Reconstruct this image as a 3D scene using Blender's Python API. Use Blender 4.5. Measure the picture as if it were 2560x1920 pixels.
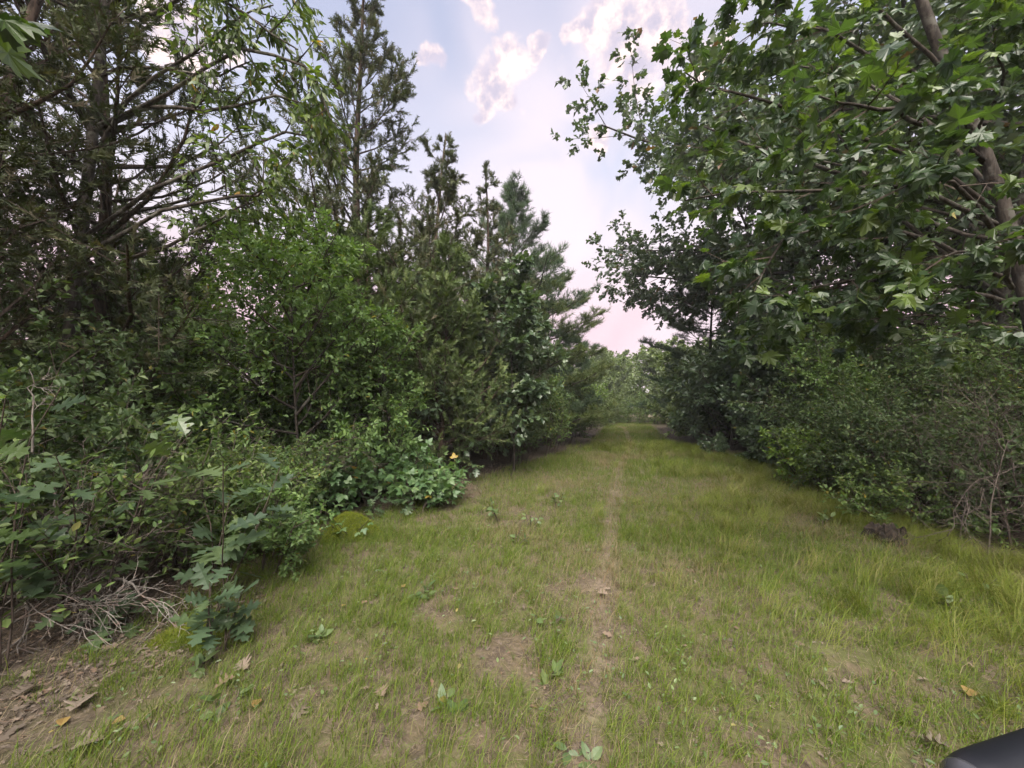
import bpy, math
import numpy as np
from mathutils import Matrix, Vector

for o in list(bpy.data.objects):
    bpy.data.objects.remove(o)
SC = bpy.context.scene
COL = SC.collection
R = math.radians
rng = np.random.default_rng(11)

# ------------------------------------------------------------------ camera
EYE = 1.6
FPX = 962.0                    # focal length in pixels of the 2560 px wide photograph
PITCH = math.atan(50 / FPX)    # the ultra wide lens looks up by about three degrees
cam_d = bpy.data.cameras.new('camera')
cam_d.sensor_width = 36.0
cam_d.lens = 36.0 * FPX / 2560
cam_d.clip_start = 0.02
cam_d.clip_end = 2000
cam = bpy.data.objects.new('camera', cam_d)
cam.location = (0, 0, EYE)
cam.rotation_euler = (math.pi / 2 + PITCH, 0, 0)
COL.objects.link(cam)
SC.camera = cam


def dirpx(u, v):
    xc, yc = (u - 1280) / FPX, (960 - v) / FPX
    c, s = math.cos(PITCH), math.sin(PITCH)
    return np.array([xc, c - s * yc, s + c * yc])


def P(u, v, Y):
    """world point seen at (u, v) of the photograph at the distance Y along the trail"""
    d = dirpx(u, v)
    return np.array([0, 0, EYE]) + d * (Y / d[1])


def to_px(p):
    p = np.atleast_2d(p) - np.array([0, 0, EYE])
    c, s = math.cos(PITCH), math.sin(PITCH)
    d = c * p[:, 1] + s * p[:, 2]
    up = -s * p[:, 1] + c * p[:, 2]
    d = np.where(d < 0.05, 0.05, d)
    return 1280 + FPX * p[:, 0] / d, 960 - FPX * up / d, d


# ------------------------------------------------------------------ light
SUN_EL, SUN_AZ = R(54), R(185)          # soft, high; azimuth measured from +Y to +X
sun_d = bpy.data.lights.new('sun', 'SUN')
sun_d.energy = 4.6
sun_d.angle = R(60)
sun_d.color = (1.0, 0.93, 0.82)
sun = bpy.data.objects.new('sun', sun_d)
sv = Vector((math.sin(SUN_AZ) * math.cos(SUN_EL), math.cos(SUN_AZ) * math.cos(SUN_EL), math.sin(SUN_EL)))
sun.rotation_euler = sv.to_track_quat('Z', 'Y').to_euler()
sun.location = (0, 0, 30)
COL.objects.link(sun)
SC.view_settings.view_transform = 'Standard'
SC.view_settings.look = 'None'
SC.view_settings.gamma = 1.0
SC.view_settings.exposure = 1.36
SC.view_settings.use_curve_mapping = False
SC.render.engine = 'CYCLES'
SC.cycles.max_bounces = 5
SC.cycles.use_adaptive_sampling = True
SC.cycles.adaptive_threshold = 0.03
SC.cycles.diffuse_bounces = 2
SC.cycles.glossy_bounces = 2
SC.cycles.transmission_bounces = 3
SC.cycles.volume_bounces = 0
SC.cycles.use_denoising = True
SC.cycles.caustics_reflective = False
SC.cycles.caustics_refractive = False


# ------------------------------------------------------------------ node helper
class NT:
    def __init__(self, tree):
        self.t = tree
        tree.nodes.clear()

    def n(self, typ, ins=None, **kw):
        nd = self.t.nodes.new(typ)
        for k, v in kw.items():
            setattr(nd, k, v)
        for k, v in (ins or {}).items():
            s = nd.inputs[k]
            if isinstance(v, bpy.types.NodeSocket):
                self.t.links.new(v, s)
            else:
                if s.type == 'RGBA' and len(v) == 3:
                    v = (*v, 1)
                s.default_value = v
        return nd

    def math(self, op, a, b=0.0, c=None, clamp=False):
        nd = self.n('ShaderNodeMath', {0: a, 1: b}, operation=op, use_clamp=clamp)
        if c is not None:
            nd.inputs[2].default_value = c
        return nd.outputs[0]

    def vmath(self, op, a, b=(0, 0, 0), out=0):
        return self.n('ShaderNodeVectorMath', {0: a, 1: b}, operation=op).outputs[out]

    def mix(self, fac, a, b, mode='MIX'):
        nd = self.n('ShaderNodeMix', {0: fac}, data_type='RGBA', blend_type=mode)
        for i, v in ((6, a), (7, b)):
            if isinstance(v, bpy.types.NodeSocket):
                self.t.links.new(v, nd.inputs[i])
            else:
                nd.inputs[i].default_value = (*v, 1) if len(v) == 3 else v
        return nd.outputs[2]

    def maprange(self, x, a, b, c=0.0, d=1.0, smooth=True):
        return self.n('ShaderNodeMapRange', {0: x, 1: a, 2: b, 3: c, 4: d},
                      interpolation_type='SMOOTHSTEP' if smooth else 'LINEAR', clamp=True).outputs[0]

    def noise(self, vec, scale, detail=4.0, rough=0.55, dist=0.0):
        return self.n('ShaderNodeTexNoise', {'Vector': vec, 'Scale': scale, 'Detail': detail,
                                             'Roughness': rough, 'Distortion': dist}).outputs[0]

    def ramp(self, x, stops, interp='LINEAR'):
        nd = self.n('ShaderNodeValToRGB', {0: x})
        nd.color_ramp.interpolation = interp
        el = nd.color_ramp.elements
        while len(el) < len(stops):
            el.new(0.5)
        for e, (p, c) in zip(el, stops):
            e.position = p
            e.color = (*c, 1)
        return nd.outputs[0]


# ------------------------------------------------------------------ sky with sunset clouds
world = bpy.data.worlds.new('World')
SC.world = world
world.use_nodes = True
w = NT(world.node_tree)
tc = w.n('ShaderNodeTexCoord').outputs['Generated']
vdir = w.vmath('NORMALIZE', tc)
sky = w.n('ShaderNodeTexSky', sky_type='NISHITA', sun_disc=False, sun_elevation=SUN_EL,
          sun_rotation=SUN_AZ, altitude=50, air_density=1.0, dust_density=2.0, ozone_density=1.5)
zz = w.n('ShaderNodeSeparateXYZ', {0: vdir}).outputs[2]
grad = w.ramp(zz, [(0.0, (0.46, 0.31, 0.37)), (0.12, (0.475, 0.305, 0.345)), (0.23, (0.485, 0.335, 0.36)),
                   (0.37, (0.475, 0.43, 0.465)), (0.52, (0.36, 0.37, 0.455)), (0.70, (0.265, 0.285, 0.38)),
                   (1.0, (0.24, 0.26, 0.36))])
skyc = w.mix(0.86, w.vmath('SCALE', sky.outputs[0]), grad)
skyc.node.inputs[6].links[0].from_node.inputs[3].default_value = 0.06
# broad pale veil round the place where the sun went down
glowd = dirpx(1560, 520)
glowd = glowd / np.linalg.norm(glowd)
dg = w.vmath('DOT_PRODUCT', vdir, tuple(glowd), out=1)
nv = w.noise(vdir, 3.2, 3, 0.5, 0.6)
veil = w.math('MULTIPLY', w.maprange(dg, 0.80, 1.0), w.maprange(nv, 0.30, 0.62))
skyc = w.mix(w.math('MULTIPLY', veil, 0.8), skyc, (0.475, 0.415, 0.45))
# clouds: fractal noise, thickened in the directions where banks stand
banks = [(1238, 215, 50), (1288, 135, 42), (1262, 265, 22), (1525, 80, 70), (1635, 75, 75), (1600, 150, 52), (1455, 92, 30),
         (1190, 5, 42), (1355, 95, 22), (1092, 165, 26), (1488, 330, 24), (1205, 292, 20), (1775, 150, 42), (450, 80, 70)]
wn = w.n('ShaderNodeTexNoise', {'Vector': vdir, 'Scale': 7.0, 'Detail': 3.0, 'Roughness': 0.6}).outputs[1]
wsc = w.n('ShaderNodeVectorMath', {0: w.vmath('SUBTRACT', wn, (0.5, 0.5, 0.5)), 3: 0.16}, operation='SCALE').outputs[0]
wv = w.vmath('ADD', vdir, wsc)
wvn = w.vmath('NORMALIZE', wv)
acc = None
for u, v, r in banks:
    d = dirpx(u, v)
    n2 = np.linalg.norm(d)
    d = d / n2
    ang = r / FPX / n2
    dt = w.vmath('DOT_PRODUCT', wvn, tuple(d), out=1)
    b = w.maprange(dt, math.cos(ang * 1.9), math.cos(ang * 0.25), smooth=False)
    acc = b if acc is None else w.math('MAXIMUM', acc, b)


def density(shift):
    vv = w.vmath('ADD', vdir, shift)
    f = w.noise(vv, 15.0, 6, 0.62)
    return w.math('ADD', w.math('MULTIPLY', acc, 0.84), w.math('MULTIPLY', w.math('SUBTRACT', f, 0.5), 1.05))


d0 = density((0, 0, 0))
d1 = density(tuple(0.026 * (np.array([0.5, 0.2, -0.8]))))
cov = w.maprange(d0, 0.27, 0.62)
cov = w.math('MULTIPLY', cov, w.maprange(zz, 0.05, 0.3))
lit = w.maprange(w.math('SUBTRACT', d0, d1), -0.16, 0.14)
thick = w.maprange(d0, 0.45, 0.9)
ccol = w.mix(lit, (0.35, 0.315, 0.375), (0.60, 0.475, 0.435))
ccol = w.mix(w.math('MULTIPLY', thick, w.math('SUBTRACT', 1.0, lit)), ccol, (0.28, 0.26, 0.325))
skyc = w.mix(w.math('MULTIPLY', cov, 0.85), skyc, ccol)
bg = w.n('ShaderNodeBackground', {0: skyc, 1: 0.92})
world.cycles.sampling_method = 'MANUAL'
world.cycles.sample_map_resolution = 256
w.n('ShaderNodeOutputWorld', {0: bg.outputs[0]})


# ------------------------------------------------------------------ objects
def tag(o, label=None, cat=None, group=None, kind=None):
    if label:
        o['label'] = label
    if cat:
        o['category'] = cat
    if group:
        o['group'] = group
    if kind:
        o['kind'] = kind
    return o


def thing(name, label, cat, loc=(0, 0, 0), group=None):
    o = bpy.data.objects.new(name, None)
    o.empty_display_size = 0.2
    o.location = tuple(float(x) for x in loc)
    COL.objects.link(o)
    return tag(o, label, cat, group)


NTRI = [0]


def mk_mesh(name, V, F, mat, attrs=None, smooth=False):
    V = np.ascontiguousarray(V, dtype=np.float32)
    F = np.ascontiguousarray(F, dtype=np.int32)
    me = bpy.data.meshes.new(name)
    me.vertices.add(len(V))
    me.vertices.foreach_set('co', V.ravel())
    m = len(F)
    me.loops.add(m * 3)
    me.loops.foreach_set('vertex_index', F.ravel())
    me.polygons.add(m)
    me.polygons.foreach_set('loop_start', np.arange(0, m * 3, 3, dtype=np.int32))
    me.polygons.foreach_set('use_smooth', np.full(m, smooth, dtype=bool))
    me.update(calc_edges=True)
    for k, a in (attrs or {}).items():
        at = me.attributes.new(k, 'FLOAT', 'POINT')
        at.data.foreach_set('value', np.ascontiguousarray(a, dtype=np.float32))
    if mat:
        me.materials.append(mat)
    NTRI[0] += m
    return me


def part(name, me, parent=None):
    o = bpy.data.objects.new(name, me)
    COL.objects.link(o)
    if parent is not None:
        o.parent = parent
    return o


def copy_tree(o, parent=None, skip=()):
    c = o.copy()
    COL.objects.link(c)
    c.parent = parent
    for ch in o.children:
        if ch.name.split('.')[0] not in skip:
            copy_tree(ch, c, skip)
    return c


# ------------------------------------------------------------------ materials
def leaf_mat(name, cols, trans=0.35, rough=0.42, rare=None, spec=0.5, under=1.25, tcol=(1.35, 1.5, 0.45)):
    m = bpy.data.materials.new(name)
    m.use_nodes = True
    t = NT(m.node_tree)
    a = t.n('ShaderNodeAttribute', attribute_name='rnd').outputs['Fac']
    r = t.math('FRACT', t.math('ADD', a, t.n('ShaderNodeObjectInfo').outputs['Random']))
    n = len(cols)
    stops = [(i / max(1, n - 1) * (0.95 if rare else 1.0), c) for i, c in enumerate(cols)]
    if rare:
        stops += [(0.985, cols[-1]), (0.992, tuple(.72 * q for q in rare))]
    c = t.ramp(r, stops)
    pos = t.n('ShaderNodeNewGeometry')
    nz = t.noise(pos.outputs['Position'], 1.3, 3, 0.6)
    c = t.mix(1.0, c, t.ramp(nz, [(0.3, (0.78, 0.80, 0.85)), (0.7, (1.22, 1.18, 1.1))]), 'MULTIPLY')
    bk = t.mix(t.math('MULTIPLY', pos.outputs['Backfacing'], 0.7), c, t.mix(1.0, c, (under * 1.05, under, under * 1.05), 'MULTIPLY'))
    pr = t.n('ShaderNodeBsdfPrincipled', {'Base Color': bk, 'Roughness': rough, 'Specular IOR Level': spec})
    tr = t.n('ShaderNodeBsdfTranslucent', {'Color': t.mix(1.0, c, tcol, 'MULTIPLY')})
    ms = t.n('ShaderNodeMixShader', {0: trans, 1: pr.outputs[0], 2: tr.outputs[0]})
    t.n('ShaderNodeOutputMaterial', {0: ms.outputs[0]})
    return m


def bark_mat(name, c1, c2, scale=9.0, c3=None, bump=0.5):
    m = bpy.data.materials.new(name)
    m.use_nodes = True
    t = NT(m.node_tree)
    co = t.n('ShaderNodeTexCoord').outputs['Object']
    st = t.vmath('MULTIPLY', co, (1, 1, 0.22))
    n1 = t.noise(st, scale * 3, 6, 0.65, 0.4)
    n2 = t.noise(co, scale * 0.6, 4, 0.6)
    c = t.mix(t.maprange(n1, 0.35, 0.65), c1, c2)
    if c3:
        c = t.mix(t.maprange(n2, 0.52, 0.62), c, c3)
    b = t.n('ShaderNodeBump', {'Strength': bump, 'Distance': 0.01, 'Height': n1})
    pr = t.n('ShaderNodeBsdfPrincipled', {'Base Color': c, 'Roughness': 0.9, 'Specular IOR Level': 0.15, 'Normal': b.outputs[0]})
    t.n('ShaderNodeOutputMaterial', {0: pr.outputs[0]})
    return m


M = {}
M['cedar'] = leaf_mat('cedar_foliage', [(0.054, 0.064, 0.034), (0.060, 0.080, 0.038), (0.084, 0.102, 0.046), (0.092, 0.076, 0.050)], 0.16, 0.6, spec=0.25)
M['cedar_bright'] = leaf_mat('cedar_foliage_fresh', [(0.065, 0.095, 0.040), (0.085, 0.128, 0.048), (0.120, 0.155, 0.055)], 0.18, 0.6, spec=0.25)
M['pine'] = leaf_mat('pine_needles', [(0.050, 0.080, 0.050), (0.065, 0.110, 0.060), (0.085, 0.125, 0.060)], 0.16, 0.5, spec=0.35)
M['pine_sun'] = leaf_mat('pine_needles_backlit', [(0.075, 0.105, 0.040), (0.095, 0.135, 0.045), (0.130, 0.150, 0.050)], 0.2, 0.5, spec=0.35)  # yellower needles, with the backlight put into their colour
M['cherry'] = leaf_mat('cherry_leaf', [(0.055, 0.090, 0.025), (0.075, 0.120, 0.030), (0.120, 0.160, 0.035)], 0.36, 0.4, rare=(0.36, 0.22, 0.04))
M['sapling'] = leaf_mat('sapling_leaf', [(0.085, 0.145, 0.050), (0.110, 0.190, 0.060), (0.160, 0.240, 0.078), (0.130, 0.205, 0.088)], 0.32, 0.52, spec=0.32, rare=(0.30, 0.28, 0.05))
M['sapling_bright'] = leaf_mat('sapling_leaf_bright', [(0.095, 0.160, 0.038), (0.125, 0.205, 0.045), (0.175, 0.240, 0.055)], 0.36, 0.52, spec=0.32, rare=(0.38, 0.26, 0.05))
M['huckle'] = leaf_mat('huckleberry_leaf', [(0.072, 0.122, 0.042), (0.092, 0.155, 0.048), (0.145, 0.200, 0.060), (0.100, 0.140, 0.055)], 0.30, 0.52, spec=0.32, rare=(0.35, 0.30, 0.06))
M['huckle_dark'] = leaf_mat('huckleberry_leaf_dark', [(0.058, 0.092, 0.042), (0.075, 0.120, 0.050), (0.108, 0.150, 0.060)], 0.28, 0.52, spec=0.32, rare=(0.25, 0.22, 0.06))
M['oak'] = leaf_mat('oak_leaf', [(0.050, 0.080, 0.045), (0.060, 0.095, 0.050), (0.080, 0.105, 0.055)], 0.25, 0.34, spec=0.6, rare=(0.20, 0.11, 0.05))
M['oak_blue'] = leaf_mat('young_oak_leaf', [(0.058, 0.092, 0.055), (0.068, 0.108, 0.058), (0.090, 0.130, 0.058)], 0.25, 0.32, spec=0.65)
M['maple'] = leaf_mat('maple_leaf', [(0.036, 0.062, 0.032), (0.042, 0.074, 0.034), (0.054, 0.092, 0.033), (0.105, 0.155, 0.034)], 0.36, 0.34, spec=0.55)
M['bramble'] = leaf_mat('bramble_leaf', [(0.075, 0.140, 0.060), (0.090, 0.165, 0.065), (0.130, 0.200, 0.080)], 0.3, 0.45, rare=(0.42, 0.30, 0.06), under=1.5)
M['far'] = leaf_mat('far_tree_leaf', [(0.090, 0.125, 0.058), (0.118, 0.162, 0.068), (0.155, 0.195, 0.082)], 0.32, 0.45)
M['weed'] = leaf_mat('weed_leaf', [(0.075, 0.120, 0.050), (0.105, 0.155, 0.060), (0.140, 0.185, 0.075)], 0.3, 0.45, rare=(0.30, 0.25, 0.06))
M['moss'] = leaf_mat('moss', [(0.09, 0.12, 0.018), (0.14, 0.175, 0.022), (0.19, 0.215, 0.03)], 0.2, 0.8, spec=0.1)
M['moss_base'] = leaf_mat('moss_base', [(0.05, 0.065, 0.012), (0.07, 0.085, 0.015)], 0.05, 0.9, spec=0.05)
M['dead_leaf'] = leaf_mat('dead_leaf', [(0.085, 0.068, 0.055), (0.13, 0.104, 0.084), (0.20, 0.162, 0.132), (0.15, 0.096, 0.066)], 0.12, 0.7, spec=0.2, tcol=(1.2, 1.0, 0.8))
M['yellow_leaf'] = leaf_mat('yellow_leaf', [(0.22, 0.145, 0.05), (0.27, 0.19, 0.075), (0.25, 0.125, 0.055)], 0.2, 0.6, spec=0.3, tcol=(1.2, 1.0, 0.6))
M['bark'] = bark_mat('bark_grey', (0.022, 0.018, 0.016), (0.070, 0.058, 0.050), 9, (0.095, 0.09, 0.078))
M['bark_brown'] = bark_mat('bark_brown', (0.030, 0.022, 0.018), (0.11, 0.078, 0.060), 8)
M['bark_lichen'] = bark_mat('bark_lichen', (0.040, 0.033, 0.029), (0.115, 0.097, 0.084), 7, (0.19, 0.18, 0.155))
M['rotten'] = bark_mat('rotten_wood', (0.012, 0.010, 0.009), (0.05, 0.038, 0.03), 14)
M['twig'] = bark_mat('twig_bark', (0.045, 0.034, 0.028), (0.10, 0.078, 0.066), 20, bump=0.1)
M['dead'] = bark_mat('dead_twig', (0.11, 0.096, 0.088), (0.25, 0.225, 0.205), 25, (0.20, 0.15, 0.13), bump=0.2)
M['dead_dark'] = bark_mat('dead_twig_dark', (0.060, 0.048, 0.042), (0.165, 0.135, 0.118), 25, bump=0.2)


# ------------------------------------------------------------------ growth
def unit(v):
    return v / np.maximum(np.linalg.norm(v, axis=-1, keepdims=True), 1e-9)


def grow(start, d, length, nseg, bend=(0, 0, 0), jit=0.1):
    """batch of curved stems: start (B,3), direction (B,3), length (B,) -> (B, nseg+1, 3)"""
    start, d = np.atleast_2d(start).astype(float), unit(np.atleast_2d(d).astype(float))
    length = np.broadcast_to(np.asarray(length, float), (len(start),))
    pts = [start]
    st = (length / nseg)[:, None]
    for i in range(nseg):
        pts.append(pts[-1] + d * st)
        d = unit(d + np.asarray(bend) / nseg + rng.normal(0, jit, d.shape))
    return np.stack(pts, 1)


def sample(par, t):
    """par (B,n,3), t (B,k) -> points, tangents (B,k,3)"""
    n = par.shape[1]
    x = np.clip(t, 0, 0.9999) * (n - 1)
    i = np.minimum(x.astype(int), n - 2)
    f = (x - i)[..., None]
    b = np.arange(len(par))[:, None]
    a, c = par[b, i], par[b, i + 1]
    return a + (c - a) * f, unit(c - a)


UP = np.array([0, 0, 1.0])


def basis(tan):
    ref = np.where(np.abs(tan[..., 2:3]) > 0.95, np.array([1.0, 0.1, 0]), UP)
    a = unit(np.cross(tan, ref))
    return a, np.cross(a, tan)


def children(par, k, t0, t1, ang, L, nseg=3, bend=(0, 0, 0), jit=0.1, planar=0.0, lift=0.0, angj=0.2, lj=0.3, flat=1.0):
    B = len(par)
    t = t0 + (t1 - t0) * (np.arange(k)[None, :] + rng.random((B, k))) / k
    p, tan = sample(par, t)
    a, b = basis(tan)
    if planar:
        sgn = np.where((np.arange(k)[None, :] + rng.integers(0, 2, (B, 1))) % 2 == 0, 1.0, -1.0)
        phi = np.where(sgn > 0, 0.0, math.pi) + rng.normal(0, 1 - planar + 0.05, (B, k))
    else:
        phi = (np.arange(k)[None, :] * 2.4 + rng.random((B, 1)) * 6.28 + rng.normal(0, 0.5, (B, k)))
    an = ang + rng.normal(0, angj, (B, k))
    d = np.cos(an)[..., None] * tan + np.sin(an)[..., None] * (np.cos(phi)[..., None] * a + np.sin(phi)[..., None] * b)
    d = d * np.array([1, 1, flat]) + np.array([0, 0, lift])
    ln = (L(t) if callable(L) else np.broadcast_to(np.asarray(L, float), (B, k)).copy())
    ln = ln * (1 + rng.uniform(-lj, lj, (B, k)))
    out = grow(p.reshape(-1, 3), d.reshape(-1, 3), ln.reshape(-1), nseg, bend, jit)
    return out, t.reshape(-1)


def tubes(polys, r0, r1, sides=5, power=1.0):
    """tapered tubes along polylines (B,n,3)"""
    B, n, _ = polys.shape
    r0 = np.broadcast_to(np.asarray(r0, float), (B,))
    r1 = np.broadcast_to(np.asarray(r1, float), (B,))
    tan = np.empty_like(polys)
    tan[:, 1:-1] = polys[:, 2:] - polys[:, :-2]
    tan[:, 0] = polys[:, 1] - polys[:, 0]
    tan[:, -1] = polys[:, -1] - polys[:, -2]
    tan = unit(tan)
    ref = np.where(np.abs(unit(polys[:, -1] - polys[:, 0])[:, None, 2:3]) > 0.7, np.array([1.0, 0.2, 0]), UP)
    a = unit(np.cross(tan, np.broadcast_to(ref, tan.shape)))
    b = np.cross(a, tan)
    s = np.linspace(0, 1, n) ** power
    rad = r0[:, None] + (r1 - r0)[:, None] * s
    th = np.arange(sides) * 2 * math.pi / sides
    ring = a[:, :, None] * np.cos(th)[None, None, :, None] + b[:, :, None] * np.sin(th)[None, None, :, None]
    V = polys[:, :, None] + ring * rad[:, :, None, None]
    idx = np.arange(B * n * sides).reshape(B, n, sides)
    i0, i1 = idx[:, :-1], idx[:, 1:]
    j0, j1 = np.roll(i0, -1, 2), np.roll(i1, -1, 2)
    F = np.concatenate([np.stack([i0, j0, j1], -1).reshape(-1, 3), np.stack([i0, j1, i1], -1).reshape(-1, 3)])
    return V.reshape(-1, 3), F


def join(*vf):
    Vs, Fs, o = [], [], 0
    for V, F in vf:
        Vs.append(V)
        Fs.append(F + o)
        o += len(V)
    return np.concatenate(Vs), np.concatenate(Fs)


# ------------------------------------------------------------------ leaf shapes (x across, y along, z up)
def strip_leaf(half, curl=0.12, droop=0.15, fold=0.12):
    """leaf from its right outline (x, y) with y rising; a mid rib row and two margins"""
    V, F = [], []
    for x, y in half:
        z = -droop * y * y
        V += [(0, y, z), (x, y + 0.0, z + fold * abs(x) - curl * x * x), (-x, y, z + fold * abs(x) - curl * x * x)]
    n = len(half)
    for i in range(n - 1):
        m0, r0, l0, m1, r1, l1 = 3 * i, 3 * i + 1, 3 * i + 2, 3 * i + 3, 3 * i + 4, 3 * i + 5
        if half[i][0] > 0:
            F += [(m0, r0, m1), (m0, m1, l0)]
        if half[i + 1][0] > 0:
            F += [(r0, r1, m1), (l0, m1, l1)] if half[i][0] > 0 else [(m0, r1, m1), (m0, m1, l1)]
    return np.array(V, float), np.array(F)


def T_oval(w=0.28, fold=0.15, droop=0.1):
    return np.array([(0, 0, 0), (w, .45, fold * .5), (0, 1, -droop), (-w, .45, fold * .5)], float), np.array([(0, 1, 2), (0, 2, 3)])


def T_oval4(w=0.27, fold=0.2, droop=0.12):
    return (np.array([(0, 0, 0), (w * .85, .28, fold * w), (w * .8, .66, fold * w - droop * .4), (0, 1, -droop), (-w * .8, .66, fold * w - droop * .4), (-w * .85, .28, fold * w)], float),
            np.array([(0, 1, 2), (0, 2, 3), (0, 3, 4), (0, 4, 5)]))


def T_oak6(fold=.2, droop=.15):
    h = [(.22, .30), (.10, .50), (.31, .68)]
    V = [(0, 0, 0)] + [(x, y, fold * x - droop * y * y) for x, y in h] + [(0, 1, -droop)] + [(-x, y, fold * x - droop * y * y) for x, y in h[::-1]]
    return np.array(V, float), np.array([(0, 1, 2), (0, 2, 6), (0, 6, 7), (2, 3, 4), (2, 4, 6), (6, 4, 5)])


def T_oval6(w=0.27, droop=0.18):
    return strip_leaf([(0, 0), (w * .8, .25), (w, .5), (w * .62, .78), (0, 1.0)], droop=droop)


OAK_HALF = [(0, 0), (.012, .12), (.10, .16), (.17, .23), (.07, .29), (.11, .33), (.33, .40), (.29, .47), (.09, .50), (.14, .56), (.37, .66), (.31, .71),
            (.11, .73), (.15, .80), (.20, .89), (.07, .91), (0, 1.0)]
OAK_SIMPLE = [(0, 0), (.16, .22), (.07, .30), (.34, .44), (.10, .52), (.34, .68), (.10, .76), (0, 1.0)]


def T_maple(seed):
    r = np.random.default_rng(seed)
    half = [(0, .02), (.17, -.05), (.40, .03), (.36, .15), (.50, .20), (.62, .27), (.50, .37), (.66, .52), (.70, .66), (.53, .62), (.43, .70), (.36, .62),
            (.25, .56), (.27, .74), (.31, .85), (.17, .84), (.09, .98), (0, 1.12)]
    out = half + [(-x, y) for x, y in half[-2:0:-1]]
    out = [(x + r.normal(0, .012), y + r.normal(0, .012)) for x, y in out]
    c = (0, .34)
    k1, k2, tilt = r.uniform(.1, .9), r.uniform(-.25, .7), r.normal(0, .3)

    def z(x, y):
        return -k1 * x * x - k2 * (y - .3) ** 2 + tilt * x * y + 0.05 * math.sin(9 * x + 5 * y + seed)
    V = [(c[0], c[1], z(*c) - 0.03)] + [(x, y, z(x, y)) for x, y in out]
    n = len(out)
    F = [(0, 1 + (i + 1) % n, 1 + i) for i in range(n)]
    # leaf stalk
    s = len(V)
    V += [(-.012, .05, 0), (.012, .05, 0), (0, -.55, .10)]
    F += [(s, s + 1, s + 2)]
    V, F = np.array(V, float), np.array(F)
    F[:n] = F[:n, ::-1]
    V[:, 1] += .5
    V[:, 2] -= .1
    return V * (1 / 1.25), F


def T_compound(n=1):
    """three leaflets on a stalk"""
    v, f = strip_leaf([(0, 0), (.26, .22), (.30, .45), (.14, .78), (0, 1.0)], droop=.25)
    Vs, Fs, o = [], [], 0
    for ang, off, s in ((0, .42, .58), (1.15, .38, .46), (-1.15, .38, .46)):
        c, sn = math.cos(ang), math.sin(ang)
        q = v * s
        q = np.stack([q[:, 0] * c + q[:, 1] * sn, -q[:, 0] * sn + q[:, 1] * c + off, q[:, 2]], 1)
        Vs.append(q)
        Fs.append(f + o)
        o += len(v)
    Vs.append(np.array([(-.012, 0, 0), (.012, 0, 0), (0, .45, 0)]))
    Fs.append(np.array([(0, 1, 2)]) + o)
    return np.concatenate(Vs), np.concatenate(Fs)


def T_spray(seed):
    r = np.random.default_rng(seed)
    V, F = [], []

    def sprig(p, d, ln, wd):
        p, d = np.array(p), unit(np.array(d, float))
        s = unit(np.cross(d, np.array([r.normal(0, .5), r.normal(0, .3), 1.0])))
        i = len(V)
        V.extend([p + s * wd * .5, p - s * wd * .5, p + d * ln])
        F.append((i, i + 1, i + 2))
    sprig((0, 0, 0), (0, 1, 0), 1.0, .10)
    for i, y in enumerate((.02, .22, .42, .62)):
        for sg in (-1, 1):
            sprig((0, y, 0), (sg * r.uniform(.5, .9), .8, r.normal(0, .45)), r.uniform(.32, .55) * (1.1 - y * .5), .13)
    return np.array(V), np.array(F)


def T_tuft(seed, n=9):
    r = np.random.default_rng(seed)
    V, F = [], []
    for i in range(n):
        d = unit(np.array([r.normal(0, .55), r.uniform(.35, 1.1), r.normal(0.1, .45)]))
        s = unit(np.cross(d, r.normal(0, 1, 3)))
        b = np.array([0, r.uniform(-.5, .25), 0])
        i0 = len(V)
        V.extend([b + s * .031, b - s * .031, b + d * r.uniform(.7, 1.05)])
        F.append((i0, i0 + 1, i0 + 2))
    return np.array(V), np.array(F)


TPL = {
    'oval': [T_oval(.30), T_oval(.25, .22, .2), T_oval(.33, .1, .05)],
    'oval6': [T_oval6(.27, .1), T_oval6(.25, .3), T_oval6(.30, .2)],
    'lance': [T_oval6(.155, .25), T_oval6(.14, .1), T_oval6(.17, .4)],
    'oval4': [T_oval4(.27), T_oval4(.24, .35, .25), T_oval4(.30, .1, .05)],
    'oak6': [T_oak6(), T_oak6(.4, .3), T_oak6(.1, -.05)],
    'lance_s': [T_oval(.16, .15, .1), T_oval(.14, .2, .25)],
    'oak': [strip_leaf(OAK_HALF, .5, .12, .25), strip_leaf(OAK_HALF, .2, .35, .15), strip_leaf(OAK_HALF, .6, -.05, .35)],
    'oak_s': [strip_leaf(OAK_SIMPLE, .4, .15, .25), strip_leaf(OAK_SIMPLE, .2, .35, .15)],
    'maple': [T_maple(i) for i in range(9)],
    'compound': [T_compound()],
    'spray': [T_spray(i) for i in range(4)],
    'tuft': [T_tuft(i) for i in range(4)],
}
TPL_ME = {}


def leaf_mesh(kind, i, mat):
    key = (kind, i, mat.name)
    if key not in TPL_ME:
        V, F = TPL[kind][i]
        TPL_ME[key] = mk_mesh('leaf', V, F, mat)
    return TPL_ME[key]


def frames(axis, nrm):
    y = unit(axis)
    z = unit(nrm - y * np.sum(nrm * y, -1, keepdims=True))
    return np.stack([np.cross(y, z), y, z], -1)      # columns x, y, z


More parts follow.
